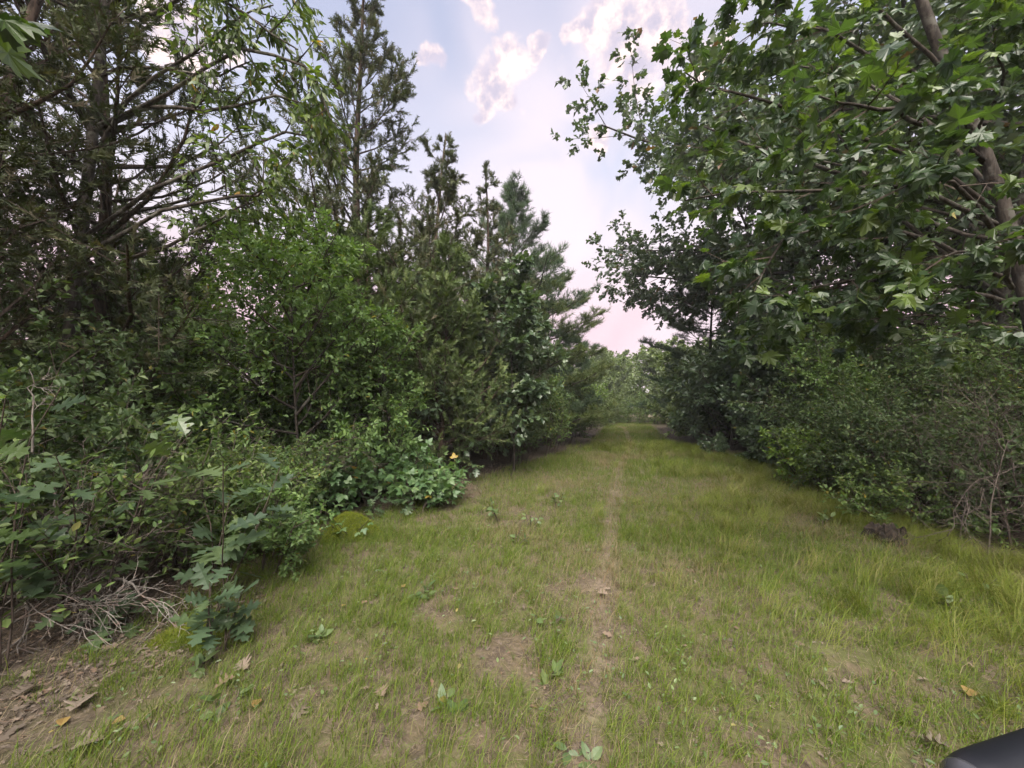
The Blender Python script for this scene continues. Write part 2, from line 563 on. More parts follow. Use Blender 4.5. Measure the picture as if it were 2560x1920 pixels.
def leaves_on(polys, k, t0, t1, size, ang=0.9, droop=0.3, nj=0.5, sj=0.25, planar=0.6, angj=0.3, nup=1.0):
    B = len(polys)
    t = t0 + (t1 - t0) * (np.arange(k)[None, :] + rng.random((B, k))) / k
    p, tan = sample(polys, t)
    a, b = basis(tan)
    sgn = np.where((np.arange(k)[None, :] + rng.integers(0, 2, (B, 1))) % 2 == 0, 0.0, math.pi)
    phi = sgn + rng.normal(0, (1 - planar) * 2.2 + 0.1, (B, k))
    an = ang * (1 - 0.5 * np.clip((t - .8) / .2, 0, 1)) + rng.normal(0, angj, (B, k))
    d = np.cos(an)[..., None] * tan + np.sin(an)[..., None] * (np.cos(phi)[..., None] * a + np.sin(phi)[..., None] * b)
    d = unit(d + np.array([0, 0, -droop]))
    nr = np.array([0, 0, nup]) + rng.normal(0, nj, d.shape)
    s = size * (1 + rng.uniform(-sj, sj, (B, k)))
    return p.reshape(-1, 3), frames(d, nr).reshape(-1, 3, 3), s.reshape(-1)


def crown(parent, base, kind, mat, pos, rot, scl, singles=0, name='crown', lname='leaf', minpx=8.0):
    """all leaves of a plant: the largest in the picture as objects, the others joined"""
    n = len(pos)
    ti = rng.integers(0, len(TPL[kind]), n)
    sep = np.zeros(n, bool)
    if singles:
        u, v, d = to_px(pos)
        ok = (u > -60) & (u < 2620) & (v > -60) & (v < 1980) & (scl / d * FPX > minpx)
        order = np.argsort(np.where(ok, d, 1e9))[:singles]
        sep[order[ok[order]]] = True
    Vs, Fs, As, o = [], [], [], 0
    for i, (V, F) in enumerate(TPL[kind]):
        m = np.where((ti == i) & ~sep)[0]
        if not len(m):
            continue
        W = np.einsum('nij,vj->nvi', rot[m], V) * scl[m][:, None, None] + (pos[m] - base)[:, None]
        Vs.append(W.reshape(-1, 3))
        Fs.append((F[None] + (np.arange(len(m)) * len(V))[:, None, None]).reshape(-1, 3) + o)
        As.append(np.repeat(rng.random(len(m)), len(V)))
        o += len(m) * len(V)
    co = None
    if Vs:
        me = mk_mesh(name, np.concatenate(Vs), np.concatenate(Fs), mat, {'rnd': np.concatenate(As)})
        co = part(name, me, parent)
        co['kind'] = 'stuff'
    for q in np.where(sep)[0]:
        o = bpy.data.objects.new(lname, leaf_mesh(kind, int(ti[q]), mat))
        COL.objects.link(o)
        mt = Matrix(np.vstack([np.hstack([rot[q] * scl[q], (pos[q] - base)[:, None]]), [0, 0, 0, 1]]).tolist())
        o.parent = co if co else parent
        o.matrix_local = mt
    return co


def cat_leaves(*ls):
    return tuple(np.concatenate([l[i] for l in ls]) for i in range(3))


def wood(parent, base, name, polys, r0, r1, mat, sides=5, power=1.0, smooth=True):
    V, F = tubes(polys, r0, r1, sides, power)
    return part(name, mk_mesh(name, V - base, F, mat, smooth=smooth), parent)


def flare(tr):
    """a bit of root flare: first point pushed below ground"""
    tr = tr.copy()
    tr[:, 0, 2] -= 0.15
    return tr


def woodwork(parent, base, trunk, rt, limbs, rl, subs, twigs, mat, tmat, nbig=14, tr1=0.15):
    wood(parent, base, 'trunk', flare(trunk), rt, rt * tr1, mat, 9, 0.8)
    if limbs is not None:
        ln = np.linalg.norm(limbs[:, -1] - limbs[:, 0], axis=1)
        order = np.argsort(-ln)
        rl = np.broadcast_to(np.asarray(rl, float), (len(limbs),))
        for q in order[:nbig]:
            wood(parent, base, 'branch', limbs[q:q + 1], rl[q], rl[q] * .25, mat, 6)
        rest = order[nbig:]
        pieces = []
        if len(rest):
            pieces.append(tubes(limbs[rest][:, ::2], rl[rest], rl[rest] * .25, 4))
        if subs is not None:
            pieces.append(tubes(subs[:, ::2] if subs.shape[1] % 2 else subs[:, [0, -1]], 0.22 * np.median(rl) + 0.002, 0.003, 3))
        if twigs is not None:
            pieces.append(tubes(twigs[:, [0, -1]], 0.0028, 0.0012, 3))
        if pieces:
            V, F = join(*pieces)
            o = part('twigs', mk_mesh('twigs', V - base, F, tmat), parent)
            o['kind'] = 'stuff'


# ------------------------------------------------------------------ species
def thin(polys, prob):
    return polys[rng.random(len(polys)) < prob]


def cedar(label, x, y, H, Rad, z0=0.1, seed=0, lean=(0, 0), nl=70, mat='cedar', spray=0.15, dens=1.0, name='cedar_tree', sub=16, group=None, wild=0.45, pw=.8):
    global rng
    rng = np.random.default_rng(seed)
    base = np.array([x, y, 0.0])
    root = thing(name, label, 'tree', base, group)
    tr = grow([base], [(lean[0], lean[1], 1.0)], H, 10, (0, 0, 0.12), 0.03)
    lump = rng.uniform(1 - wild, 1 + wild * .6, nl)

    def L(t):
        prof = np.clip(1.0 - (t - 0.2) / 0.83, 0.02, 1.0) ** pw * np.clip(0.6 + t * 2.2, 0, 1)
        return Rad * prof * lump[None, :] + .12
    limbs, tl = children(tr, nl, z0, 0.985, 1.08, L, 6, (0, 0, 0.85), 0.09, angj=0.2, lj=0.1)
    ln = np.linalg.norm(limbs[:, -1] - limbs[:, 0], axis=1)
    subs, ts = children(limbs, sub, 0.16, 0.99, 0.7, 0.30, 3, (0, 0, 0.3), 0.14, angj=0.25, lj=0.5)
    ll = np.repeat(ln, sub)
    sc = np.clip(ll * 0.34 * (1.25 - .6 * ts), 0.12, 0.62) / 0.30
    subs = subs[:, :1] + (subs - subs[:, :1]) * sc[:, None, None]
    keep = rng.random(len(subs)) < np.clip(ll / (Rad * .8), .15, 1)
    subs = subs[keep]
    k = max(4, int(9 * dens))
    a = leaves_on(subs, k, 0.1, 1.0, spray, 0.6, -0.05, 1.0, 0.35, 0.1)
    b = leaves_on(limbs, 6, 0.5, 1.0, spray, 0.5, -0.1, 1.0, 0.3, 0.1)
    c = leaves_on(tr, 12, 0.95, 1.0, spray * .9, 0.4, -0.5, 1.0, 0.3, 0.0)
    woodwork(root, base, tr, 0.013 * H, limbs, 0.006 + 0.011 * ln, subs, None, M['bark_brown'], M['twig'])
    pos, rot, scl = cat_leaves(a, b, c)
    crown(root, base, 'spray', M[mat], pos, rot, scl)
    return root


def pine(label, x, y, H, Rad, seed=0, mat='pine', whorls=13, z0=0.12, tuft=0.15, per=5, name='pine_tree', lean=(0, 0), group=None, power=0.75, k1=12, k2=5, flat=False):
    global rng
    rng = np.random.default_rng(seed)
    base = np.array([x, y, 0.0])
    root = thing(name, label, 'tree', base, group)
    tr = grow([base], [(lean[0], lean[1], 1.0)], H * .96, 10, (0, 0, 0.1), 0.015)
    starts, dirs, lens = [], [], []
    for i in range(whorls):
        t = z0 + (0.985 - z0) * (i / (whorls - 1)) ** .9
        p, _ = sample(tr, np.array([[t]]))
        a0 = rng.random() * 6.28
        ln = Rad * max(0.12, (1 - t) ** power) * (0.75 + 0.5 * rng.random())
        for j in range(per):
            az = a0 + j * 6.283 / per + rng.normal(0, .25)
            el = (.75 if flat else .95) * t * t + rng.normal(0, .07 if flat else .14)
            starts.append(p[0, 0] + np.array([0, 0, rng.normal(0, .10)]))
            dirs.append((math.cos(az) * math.cos(el), math.sin(az) * math.cos(el), math.sin(el)))
            lens.append(ln * (rng.uniform(.8, 1.1) if flat else rng.uniform(.55, 1.25)))
    lens = np.array(lens)
    limbs = grow(np.array(starts), np.array(dirs), lens, 6, (0, 0, 0.45), 0.07)
    subs, ts = children(limbs, k1, 0.2, 0.99, 0.8, 0.5, 3, (0, 0, 0.3 if not flat else .12), 0.08, planar=.93 if flat else .7, lj=0.4)
    sc = np.clip(np.repeat(lens, k1) * 0.34 * (1.25 - ts * 0.75), 0.12, 1.0) / 0.5
    subs = subs[:, :1] + (subs - subs[:, :1]) * sc[:, None, None]
    pk = np.clip(np.repeat(lens, k1) / (Rad * .6), .18, 1)
    subs = thin(subs, pk)
    tw, _ = children(subs, k2, 0.3, 0.99, 0.7, 0.18, 2, (0, 0, 0.3), 0.08, planar=.85 if flat else .5, lj=0.4)
    a = leaves_on(tw, 3, 0.3, 1.0, tuft, 0.25, -0.3, 1.0, 0.25, 0.2)
    b = leaves_on(subs, 4, 0.4, 1.0, tuft, 0.3, -0.25, 1.0, 0.25, 0.2)
    c = leaves_on(limbs, 5, 0.6, 1.0, tuft, 0.3, -0.25, 1.0, 0.25, 0.2)
    woodwork(root, base, tr, 0.013 * H, limbs, 0.006 + 0.010 * lens, subs, None, M['bark'], M['twig'], nbig=10)
    pos, rot, scl = cat_leaves(a, b, c)
    crown(root, base, 'tuft', M[mat], pos, rot, scl)
    return root


def broadleaf(label, x, y, H, Rad, kind, mat, size, seed=0, nl=14, k1=9, k2=6, kl=6, t0=0.25, name='oak_tree', cat='tree', singles=0, lean=(0, 0), up=0.35,
              rt=None, bark='bark', droop=0.25, ang=1.0, cluster=False, group=None, nj=0.55, nbig=14, topw=0.45, twigs=True, lump=.25, cone=False):
    global rng
    rng = np.random.default_rng(seed)
    base = np.array([x, y, 0.0])
    root = thing(name, label, cat, base, group)
    tr = grow([base], [(lean[0], lean[1], 1.0)], H * 0.94, 9, (0, 0, 0.15), 0.05)

    def L(t):
        s = (t - t0) / (1 - t0)
        if cone:
            return Rad * np.clip(1.8 * (1.0 - s), .07, 1.0)
        return Rad * (topw + (1 - topw) * np.sin(np.clip(0.12 + 0.9 * (1 - s), 0, 1) * math.pi * .62))
    limbs, tl = children(tr, nl, t0, 0.99, ang, L, 6, (0, 0, up), 0.09, angj=0.2, lj=lump)
    ln = np.linalg.norm(limbs[:, -1] - limbs[:, 0], axis=1)
    subs, ts = children(limbs, k1, 0.15, 0.99, 0.85, 0.5, 4, (0, 0, 0.25), 0.12, planar=0.25, lj=0.4)
    sc = np.clip(np.repeat(ln, k1) * 0.42 * (1.25 - ts * 0.7), 0.10, 1.9) / 0.5
    subs = subs[:, :1] + (subs - subs[:, :1]) * sc[:, None, None]
    keep = rng.random(len(subs)) < np.clip(np.repeat(ln, k1) / (Rad * .75), .25, 1)
    subs, sc = subs[keep], sc[keep]
    tw, tt = children(subs, k2, 0.2, 0.99, 0.8, 0.22, 3, (0, 0, 0.15), 0.12, lj=0.4)
    sc2 = np.clip(np.repeat(sc * 0.5, k2) * 0.42, 0.08, 0.55) / 0.22
    tw = tw[:, :1] + (tw - tw[:, :1]) * sc2[:, None, None]
    lo = 0.45 if cluster else 0.1
    a = leaves_on(tw, kl, lo, 1.0, size, 0.85, droop, nj, 0.3, 0.4)
    b = leaves_on(subs, max(3, kl // 2), 0.6, 1.0, size, 0.8, droop, nj, 0.3, 0.4)
    rt = rt or 0.013 * H + 0.01
    woodwork(root, base, tr, rt, limbs, 0.004 + 0.011 * ln, subs, tw if twigs else None, M[bark], M['twig'], nbig=nbig)
    pos, rot, scl = cat_leaves(a, b)
    crown(root, base, kind, M[mat], pos, rot, scl, singles)
    return root


def shrub(label, x, y, H, Rad, kind='oval', mat='huckle', size=0.035, seed=0, stems=12, k1=12, k2=6, kl=9, name='huckleberry_shrub', singles=0, dead=0.0, group=None, cat='shrub', nj=0.6, z=0.0):
    global rng
    rng = np.random.default_rng(seed)
    base = np.array([x, y, z])
    root = thing(name, label, cat, base, group)
    az = rng.random(stems) * 6.283
    r = np.sqrt(rng.random(stems)) * Rad * 0.55
    st = base + np.stack([np.cos(az) * r, np.sin(az) * r, np.zeros(stems)], 1)
    out = rng.uniform(0.15, 0.75, stems) * min(1.0, Rad / H * 1.2)
    d = np.stack([np.cos(az) * out, np.sin(az) * out, np.ones(stems)], 1)
    ht = H * rng.uniform(0.6, 1.05, stems)
    S = grow(st, d, ht, 6, (0, 0, -0.05), 0.12)
    S[:, 0, 2] -= 0.03
    br, t = children(S, k1, 0.15, 0.99, 0.85, Rad * 0.42, 4, (0, 0, 0.15), 0.15, lj=0.5)
    tw, _ = children(br, k2, 0.25, 0.98, 0.75, Rad * 0.17, 3, (0, 0, 0.1), 0.15, lj=0.5)
    for q in range(stems):
        wood(root, base, 'stem', S[q:q + 1], 0.006 + 0.004 * H, 0.003, M['twig'], 5)
    V, F = join(tubes(br[:, [0, -1]], 0.0042, 0.0016, 3), tubes(tw[:, [0, -1]], 0.002, 0.001, 3))
    part('twigs', mk_mesh('twigs', V - base, F, M['dead_dark' if dead else 'twig']), root)['kind'] = 'stuff'
    a = leaves_on(tw, kl, 0.15, 1.0, size, 0.9, 0.15, nj, 0.35, 0.5)
    b = leaves_on(br, kl, 0.3, 1.0, size, 0.9, 0.15, nj, 0.35, 0.5)
    pos, rot, scl = cat_leaves(a, b)
    if dead:
        keep = rng.random(len(pos)) > dead
        pos, rot, scl = pos[keep], rot[keep], scl[keep]
    crown(root, base, kind, M[mat], pos, rot, scl, singles, name='foliage')
    return root


def big_leaf_plant(label, x, y, H, nst, nleaf, size, kind='oak', mat='oak_blue', seed=0, name='oak_seedling', cat='plant', lean=0.25, group=None, singles=80, tops=None, droop=0.35):
    """seedling: a few thin stems carrying large leaves in whorls"""
    global rng
    rng = np.random.default_rng(seed)
    base = np.array([x, y, 0.0])
    root = thing(name, label, cat, base, group)
    az = rng.random(nst) * 6.283
    d = np.stack([np.cos(az) * lean, np.sin(az) * lean, np.ones(nst)], 1)
    S = grow(np.repeat(base[None], nst, 0) + np.stack([np.cos(az), np.sin(az), 0 * az], 1) * 0.03, d, H * rng.uniform(.6, 1.0, nst), 5, (0, 0, .05), .12)
    S[:, 0, 2] -= 0.02
    for q in range(nst):
        wood(root, base, 'stem', S[q:q + 1], 0.006, 0.003, M['twig'], 5)
    a = leaves_on(S, nleaf, 0.3, 1.0, size, 1.15, droop, 0.3, 0.25, 0.0, 0.2)
    crown(root, base, kind, M[mat], *a, singles, name='foliage')
    return root


def dead_branch(label, pts, r0, seed, k=7, L=0.3, mat='dead', name='dead_branch', group=None, k2=4):
    global rng
    rng = np.random.default_rng(seed)
    pts = np.array(pts)
    base = pts[0] * 1.0
    root = thing(name, label, 'branch', base, group)
    main = smooth_poly(pts, 10)[None]
    main = main + rng.normal(0, .008, main.shape)
    wood(root, base, 'limb', main, r0, r0 * .3, M[mat], 6)
    br, _ = children(main, k, .12, .98, .75, L, 4, (0, 0, -.15), .18, lj=.5)
    for q in range(len(br)):
        wood(root, base, 'twig', br[q:q + 1], r0 * .5, .0015, M[mat], 4)
    tw, _ = children(br, k2, .2, .95, .75, L * .4, 3, (0, 0, -.1), .2, lj=.5)
    tw2, _ = children(tw, 2, .3, .9, .75, L * .2, 2, (0, 0, 0), .2, lj=.5)
    V, F = join(tubes(tw, .0024, .0011, 3), tubes(tw2, .0014, .0008, 3))
    part('twigs', mk_mesh('twigs', V - base, F, M[mat]), root)['kind'] = 'stuff'
    return root


def first(prefix, label_part):
    for o in COL.objects:
        if o.parent is None and o.name.startswith(prefix) and label_part in o.get('label', ''):
            return o


def clone(src, label, x, y, rz, sc, group=None, sz=None):
    c = copy_tree(src)
    c.location = (x, y, 0)
    c.rotation_euler = (0, 0, rz)
    c.scale = (sc, sc, sz or sc)
    c['label'] = label
    if group:
        c['group'] = group
    return c


def smooth_poly(pts, n):
    pts = np.asarray(pts, float)
    m = len(pts)
    ext = np.vstack([2 * pts[0] - pts[1], pts, 2 * pts[-1] - pts[-2]])
    out = []
    for s in np.linspace(0, m - 1, n):
        i = min(int(s), m - 2)
        f = s - i
        p0, p1, p2, p3 = ext[i], ext[i + 1], ext[i + 2], ext[i + 3]
        out.append(0.5 * (2 * p1 + (p2 - p0) * f + (2 * p0 - 5 * p1 + 4 * p2 - p3) * f * f + (3 * p1 - p0 - 3 * p2 + p3) * f ** 3))
    return np.array(out)


# ------------------------------------------------------------------ ground and trail
LEFT = np.array([(-30, -1.2), (-4, -1.5), (0, -3.0), (1.5, -2.95), (2.4, -2.4), (3.3, -2.3), (4.5, -2.7), (5.5, -2.2), (6.2, -1.3), (7.3, -0.8), (9.6, 0.2),
                 (12, 1.6), (15.4, 3.4), (19, 4.5), (24, 6.0), (30, 7.6), (36, 7.0), (44, 3.0), (60, -8)])
RIGHT = np.array([(-30, 4.2), (-4, 4.2), (0, 4.4), (2.5, 4.6), (4.0, 4.8), (4.8, 4.7), (6.0, 5.2), (8.1, 6.3), (10, 6.4), (14, 6.3), (17, 6.4), (21, 7.6), (27, 9.4),
                  (31, 10.6), (38, 11.0), (46, 7.0), (60, -4)])


def edges(y):
    return np.interp(y, LEFT[:, 0], LEFT[:, 1]), np.interp(y, RIGHT[:, 0], RIGHT[:, 1])


def track(y):
    return np.interp(y, [0, 1.73, 3.5, 8.1, 15, 25, 40], [0.05, 0.27, 0.84, 2.15, 4.6, 7.3, 9])


def lattice(seed):
    return np.random.default_rng(seed).random((256, 256))


def vnoise(x, y, sc, seed=0):
    g = lattice(seed)
    x, y = x * sc + 1000, y * sc + 1000
    xi, yi = np.floor(x).astype(int), np.floor(y).astype(int)
    fx, fy = x - xi, y - yi
    fx, fy = fx * fx * (3 - 2 * fx), fy * fy * (3 - 2 * fy)
    h = lambda a, b: g[a % 256, b % 256]
    return (h(xi, yi) * (1 - fx) + h(xi + 1, yi) * fx) * (1 - fy) + (h(xi, yi + 1) * (1 - fx) + h(xi + 1, yi + 1) * fx) * fy


def fnoise(x, y, sc, seed=0):
    return (vnoise(x, y, sc, seed) + .5 * vnoise(x, y, sc * 2.1, seed + 1) + .25 * vnoise(x, y, sc * 4.3, seed + 2)) / 1.75


def ground_z(x, y):
    near = np.clip(1.5 - np.hypot(x, y) / 60, 0, 1)
    z = (fnoise(x, y, 0.35, 3) - .5) * 0.10 + (fnoise(x, y, 1.9, 9) - .5) * 0.045
    l, r = edges(y)
    z = z + 0.12 * np.clip((l - x) / 3.0, 0, 1) + 0.10 * np.clip((x - r) / 3.0, 0, 1)
    return z * near


def soil_material():
    m = bpy.data.materials.new('forest_soil')
    m.use_nodes = True
    t = NT(m.node_tree)
    po = t.n('ShaderNodeNewGeometry').outputs['Position']
    gr = t.n('ShaderNodeAttribute', attribute_name='grassy').outputs['Fac']
    n1 = t.noise(po, 2.2, 5, 0.6)
    n2 = t.noise(po, 26, 6, 0.7, 0.5)
    n3 = t.noise(po, 7.0, 5, 0.6, 0.8)
    st = t.noise(t.vmath('MULTIPLY', po, (30, 120, 30)), 1.0, 4, 0.6, 1.2)
    litter = t.mix(t.maprange(n2, 0.3, 0.7), (0.036, 0.029, 0.024), (0.125, 0.098, 0.080))
    litter = t.mix(t.math('MULTIPLY', t.maprange(st, 0.56, 0.70), 0.6), litter, (0.20, 0.15, 0.12))
    turf = t.mix(t.maprange(n3, 0.35, 0.65), (0.070, 0.054, 0.041), (0.115, 0.092, 0.058))
    turf = t.mix(t.maprange(n2, 0.45, 0.75), turf, (0.18, 0.14, 0.108))
    turf = t.mix(t.math('MULTIPLY', t.maprange(n1, 0.45, 0.62), 0.6), turf, (0.080, 0.100, 0.026))
    c = t.mix(gr, litter, turf)
    wo = t.n('ShaderNodeAttribute', attribute_name='worn').outputs['Fac']
    c = t.mix(t.math('MULTIPLY', wo, t.maprange(n2, 0.25, 0.6)), c, (0.21, 0.165, 0.13))
    b = t.n('ShaderNodeBump', {'Strength': 0.8, 'Distance': 0.02, 'Height': n2})
    pr = t.n('ShaderNodeBsdfPrincipled', {'Base Color': c, 'Roughness': 0.95, 'Specular IOR Level': 0.1, 'Normal': b.outputs[0]})
    t.n('ShaderNodeOutputMaterial', {0: pr.outputs[0]})
    return m


def spaced(lo, hi, fine, grow_):
    a = [0.0]
    st = fine
    while a[-1] < hi:
        a.append(a[-1] + st)
        st *= grow_
    return np.array(a)


ax = spaced(0, 420, 0.12, 1.05)
gx = np.concatenate([-ax[:0:-1], ax])
ay = spaced(0, 520, 0.12, 1.04)
gy = np.concatenate([-spaced(0, 300, 0.3, 1.12)[:0:-1], ay])
GX, GY = np.meshgrid(gx, gy, indexing='ij')
gz = ground_z(GX, GY)
Vg = np.stack([GX, GY, gz], -1).reshape(-1, 3)
idx = np.arange(GX.size).reshape(GX.shape)
q = np.stack([idx[:-1, :-1], idx[1:, :-1], idx[1:, 1:], idx[:-1, 1:]], -1).reshape(-1, 4)
Fg = np.concatenate([q[:, [0, 1, 2]], q[:, [0, 2, 3]]])
l_, r_ = edges(GY)
gm = np.clip((np.minimum(GX - l_, r_ - GX) + 0.35 + (fnoise(GX, GY, 1.2, 21) - .5) * 1.2) / 0.8, 0, 1) 
gm = np.maximum(gm, np.clip((GY - 26) / 4, 0, 1) * np.clip(1.9 - np.abs(GX - 8) / 8, 0, 1))
worn = np.exp(-((GX - track(GY) - .12 * (vnoise(GY, GY * 0, .9, 78) - .5)) / (.07 + .003 * np.abs(GY))) ** 2) * np.clip(fnoise(GX, GY, 1.1, 76) * 2.4 - .75, 0, .7) * (np.abs(GY) < 32)
ground = part('ground', mk_mesh('ground', Vg, Fg, soil_material(), {'grassy': gm.reshape(-1), 'worn': worn.reshape(-1)}, smooth=True))
tag(ground, 'brown forest soil under the grassy trail and the thickets', 'ground', kind='structure')


def grass_material(name, green, dry, red):
    m = bpy.data.materials.new(name)
    m.use_nodes = True
    t = NT(m.node_tree)
    r = t.n('ShaderNodeAttribute', attribute_name='rnd').outputs['Fac']
    d = t.n('ShaderNodeAttribute', attribute_name='dry').outputs['Fac']
    g = t.ramp(r, [(0.0, green[0]), (0.5, green[1]), (1.0, green[2])])
    s = t.ramp(r, [(0.0, dry[0]), (1.0, dry[1])])
    c = t.mix(t.maprange(d, 0.35, 0.65), g, s)
    c = t.mix(t.maprange(d, 0.85, 1.2), c, red)
    pr = t.n('ShaderNodeBsdfPrincipled', {'Base Color': c, 'Roughness': 0.55, 'Specular IOR Level': 0.3})
    tr = t.n('ShaderNodeBsdfTranslucent', {'Color': t.mix(1.0, c, (1.2, 1.25, 0.6), 'MULTIPLY')})
    ms = t.n('ShaderNodeMixShader', {0: 0.3, 1: pr.outputs[0], 2: tr.outputs[0]})
    t.n('ShaderNodeOutputMaterial', {0: ms.outputs[0]})
    return m


def blades(name, label, x, y, h, wd, lean, az, dry, mat, seg=2, cat='grass'):
    n = len(x)
    z = ground_z(x, y)
    b = np.stack([x, y, z - 0.004], -1)
    d = np.stack([np.cos(az), np.sin(az), 0 * az], -1)
    s = np.stack([-np.sin(az + .6), np.cos(az + .6), 0 * az], -1) * (wd * .5)[:, None]
    pts = []
    for i in range(seg + 1):
        f = i / seg
        c = b + d * (h * lean * f ** 1.8)[:, None] + np.stack([0 * h, 0 * h, h * (f - 0.32 * lean * f * f)], -1)
        if i < seg:
            pts += [c - s * (1 - .55 * f), c + s * (1 - .55 * f)]
        else:
            pts += [c]
    V = np.stack(pts, 1)
    k = V.shape[1]
    F = []
    for i in range(seg - 1):
        a = 2 * i
        F += [(a, a + 1, a + 3), (a, a + 3, a + 2)]
    a = 2 * (seg - 1)
    F += [(a, a + 1, a + 2)]
    F = (np.array(F)[None] + (np.arange(n) * k)[:, None, None]).reshape(-1, 3)
    rn = np.repeat(rng.random(n), k)
    o = part(name, mk_mesh(name, V.reshape(-1, 3), F, mat, {'rnd': rn, 'dry': np.repeat(dry, k)}))
    return tag(o, label, cat, kind='stuff')


def trail_points(n, y0, y1, power, margin=0.0):
    y = y0 + (y1 - y0) * rng.random(n) ** power
    l, r = edges(y)
    x = l - margin + (r - l + 2 * margin) * rng.random(n)
    return x, y


GM = grass_material('grass_blade', [(0.064, 0.108, 0.013), (0.098, 0.152, 0.016), (0.150, 0.192, 0.022)],
                    [(0.16, 0.125, 0.070), (0.27, 0.22, 0.14)], (0.26, 0.145, 0.085))
GM2 = grass_material('fine_grass_blade', [(0.095, 0.130, 0.016), (0.130, 0.165, 0.020), (0.175, 0.205, 0.030)],
                     [(0.21, 0.175, 0.06), (0.30, 0.25, 0.12)], (0.26, 0.15, 0.06))


def short_grass():
    global rng
    rng = np.random.default_rng(5)
    xs, ys = [], []
    for n, y0, y1, pw in ((12000, -2.5, 1.2, 1.0), (108000, 1.2, 5.0, 1.0), (85000, 4.5, 12, 1.2), (70000, 10, 34, 1.3)):
        # blades stand in tufts
        nt = n // 14
        tx, ty = trail_points(nt, y0, y1, pw, 0.35)
        k = rng.integers(0, nt, n)
        sp = 0.022 + 0.004 * np.abs(ty[k])
        xs.append(tx[k] + rng.normal(0, 1, n) * sp)
        ys.append(ty[k] + rng.normal(0, 1, n) * sp)
    x, y = np.concatenate(xs), np.concatenate(ys)
    cover = fnoise(x, y, 1.15, 31) + 0.35 * fnoise(x, y, 4.5, 37) - 0.17
    l, r = edges(y)
    # thinner in the litter at the lower left and along the wheel track
    thin = 0.28 + 0.10 * np.clip((x - l) < 0.9, 0, 1) - 0.16 * np.clip(x / 3, 0, 1) - 0.2 * np.clip((y - 4) / 6, 0, 1)
    tk = np.abs(x - track(y) - .12 * (vnoise(y, y * 0, .9, 78) - .5)) < 0.02 + 0.10 * vnoise(y, y * 0, 1.3, 77) + .002 * y
    keep = (cover > thin) & ~(tk & (rng.random(len(x)) < .55))
    x, y = x[keep], y[keep]
    n = len(x)
    far = np.clip((y - 3) / 12, 0, 1)
    dryf = fnoise(x, y, 0.8, 51) * 1.0 + rng.normal(0, .17, n) - 0.25
    dryf = np.where((np.abs(x - track(y)) < .11) & (rng.random(n) < .6), np.clip(dryf + .4, .5, .75), dryf)
    dryf += np.where(rng.random(n) < .07 + .03 * far, .5, 0)
    h = (0.05 + 0.105 * rng.random(n) ** 2.0) * (0.85 + 0.5 * fnoise(x, y, .9, 61)) * (1 + .35 * far)
    wd = (0.0024 + 0.0016 * rng.random(n)) * (1 + 1.6 * far)
    nearb = y < 7.0
    ln, az = rng.uniform(.2, 1.3, n), rng.random(n) * 6.283
    blades('grass', 'short patchy grass growing on the near half of the trail', *[q[nearb] for q in (x, y, h, wd, ln, az, dryf)], GM)
    fa = ~nearb
    blades('grass', 'even olive grass on the far half of the trail', *[q[fa] for q in (x, y, h, wd, ln * .6, az, dryf)], GM, 1)
    # thin pale flowering stalks
    n = 4200
    x, y = trail_points(n, 1.3, 10, 1.2, .1)
    blades('grass_stalks', 'thin pale flowering stalks standing above the grass', x, y, rng.uniform(.10, .26, n), np.full(n, .0016) * (1 + .12 * y), rng.uniform(.15, .8, n), rng.random(n) * 6.283,
           rng.uniform(.4, .9, n), GM, 2)
    # clover and tiny broad leaves in patches
    n = 9000
    x, y = trail_points(n, 1.3, 9, 1.3, .1)
    keep = fnoise(x, y, 1.6, 95) + rng.normal(0, .08, n) > .56
    x, y = x[keep], y[keep]
    n = len(x)
    a = rng.random(n) * 6.283
    rot = frames(np.stack([np.cos(a), np.sin(a), rng.uniform(0, .8, n)], 1), UP + rng.normal(0, .35, (n, 3)))
    o = crown(None, np.zeros(3), 'oval4', M['weed'], np.stack([x, y, ground_z(x, y) + rng.uniform(.01, .07, n)], 1), rot, rng.uniform(.014, .034, n), name='ground_cover')
    tag(o, 'small broad leaved ground cover in patches between the grass', 'ground cover', kind='stuff')
    # dead thatch between the tufts
    n = 60000
    x, y = trail_points(n, 1.2, 9, 1.2, .6)
    x = np.where(rng.random(n) < .14, edges(y)[0] - 1.6 * rng.random(n), x)
    h = rng.uniform(.02, .07, n)
    blades('dry_grass', 'short dead grass and stubble between the green tufts', x, y, h, rng.uniform(.0018, .0034, n) * (1 + .1 * y), rng.uniform(.6, 2.6, n), rng.random(n) * 6.283,
           .55 + .25 * fnoise(x, y, 1.4, 55) + rng.normal(0, .06, n), GM, 1)


def long_grass():
    global rng
    rng = np.random.default_rng(6)
    n = 46000
    nt = n // 40
    y = 1.4 + 14 * rng.random(nt) ** 1.3
    l, r = edges(y)
    x = r - np.abs(rng.normal(0, 1.0, nt)) * (1.15 + 0.05 * y) - 0.1 + .35
    keep = fnoise(x, y, 1.0, 81) > .40
    x, y = x[keep], y[keep]
    az0 = rng.random(len(x)) * 6.283
    k = rng.integers(0, len(x), n)
    X = x[k] + rng.normal(0, .05, n)
    Y = y[k] + rng.normal(0, .05, n)
    h = rng.uniform(.12, .38, n) * (.75 + .5 * fnoise(X, Y, 1.5, 83))
    dr = fnoise(X, Y, .7, 91) * .62 + rng.normal(0, .12, n)
    blades('long_grass', 'long fine yellow green grass arching along the edge of the trail by the dark thicket', X, Y, h, rng.uniform(.0016, .003, n) * (1 + Y * .07),
           rng.uniform(.5, 1.5, n), az0[k] + rng.normal(0, .7, n), dr, GM2, 2)


short_grass()
long_grass()


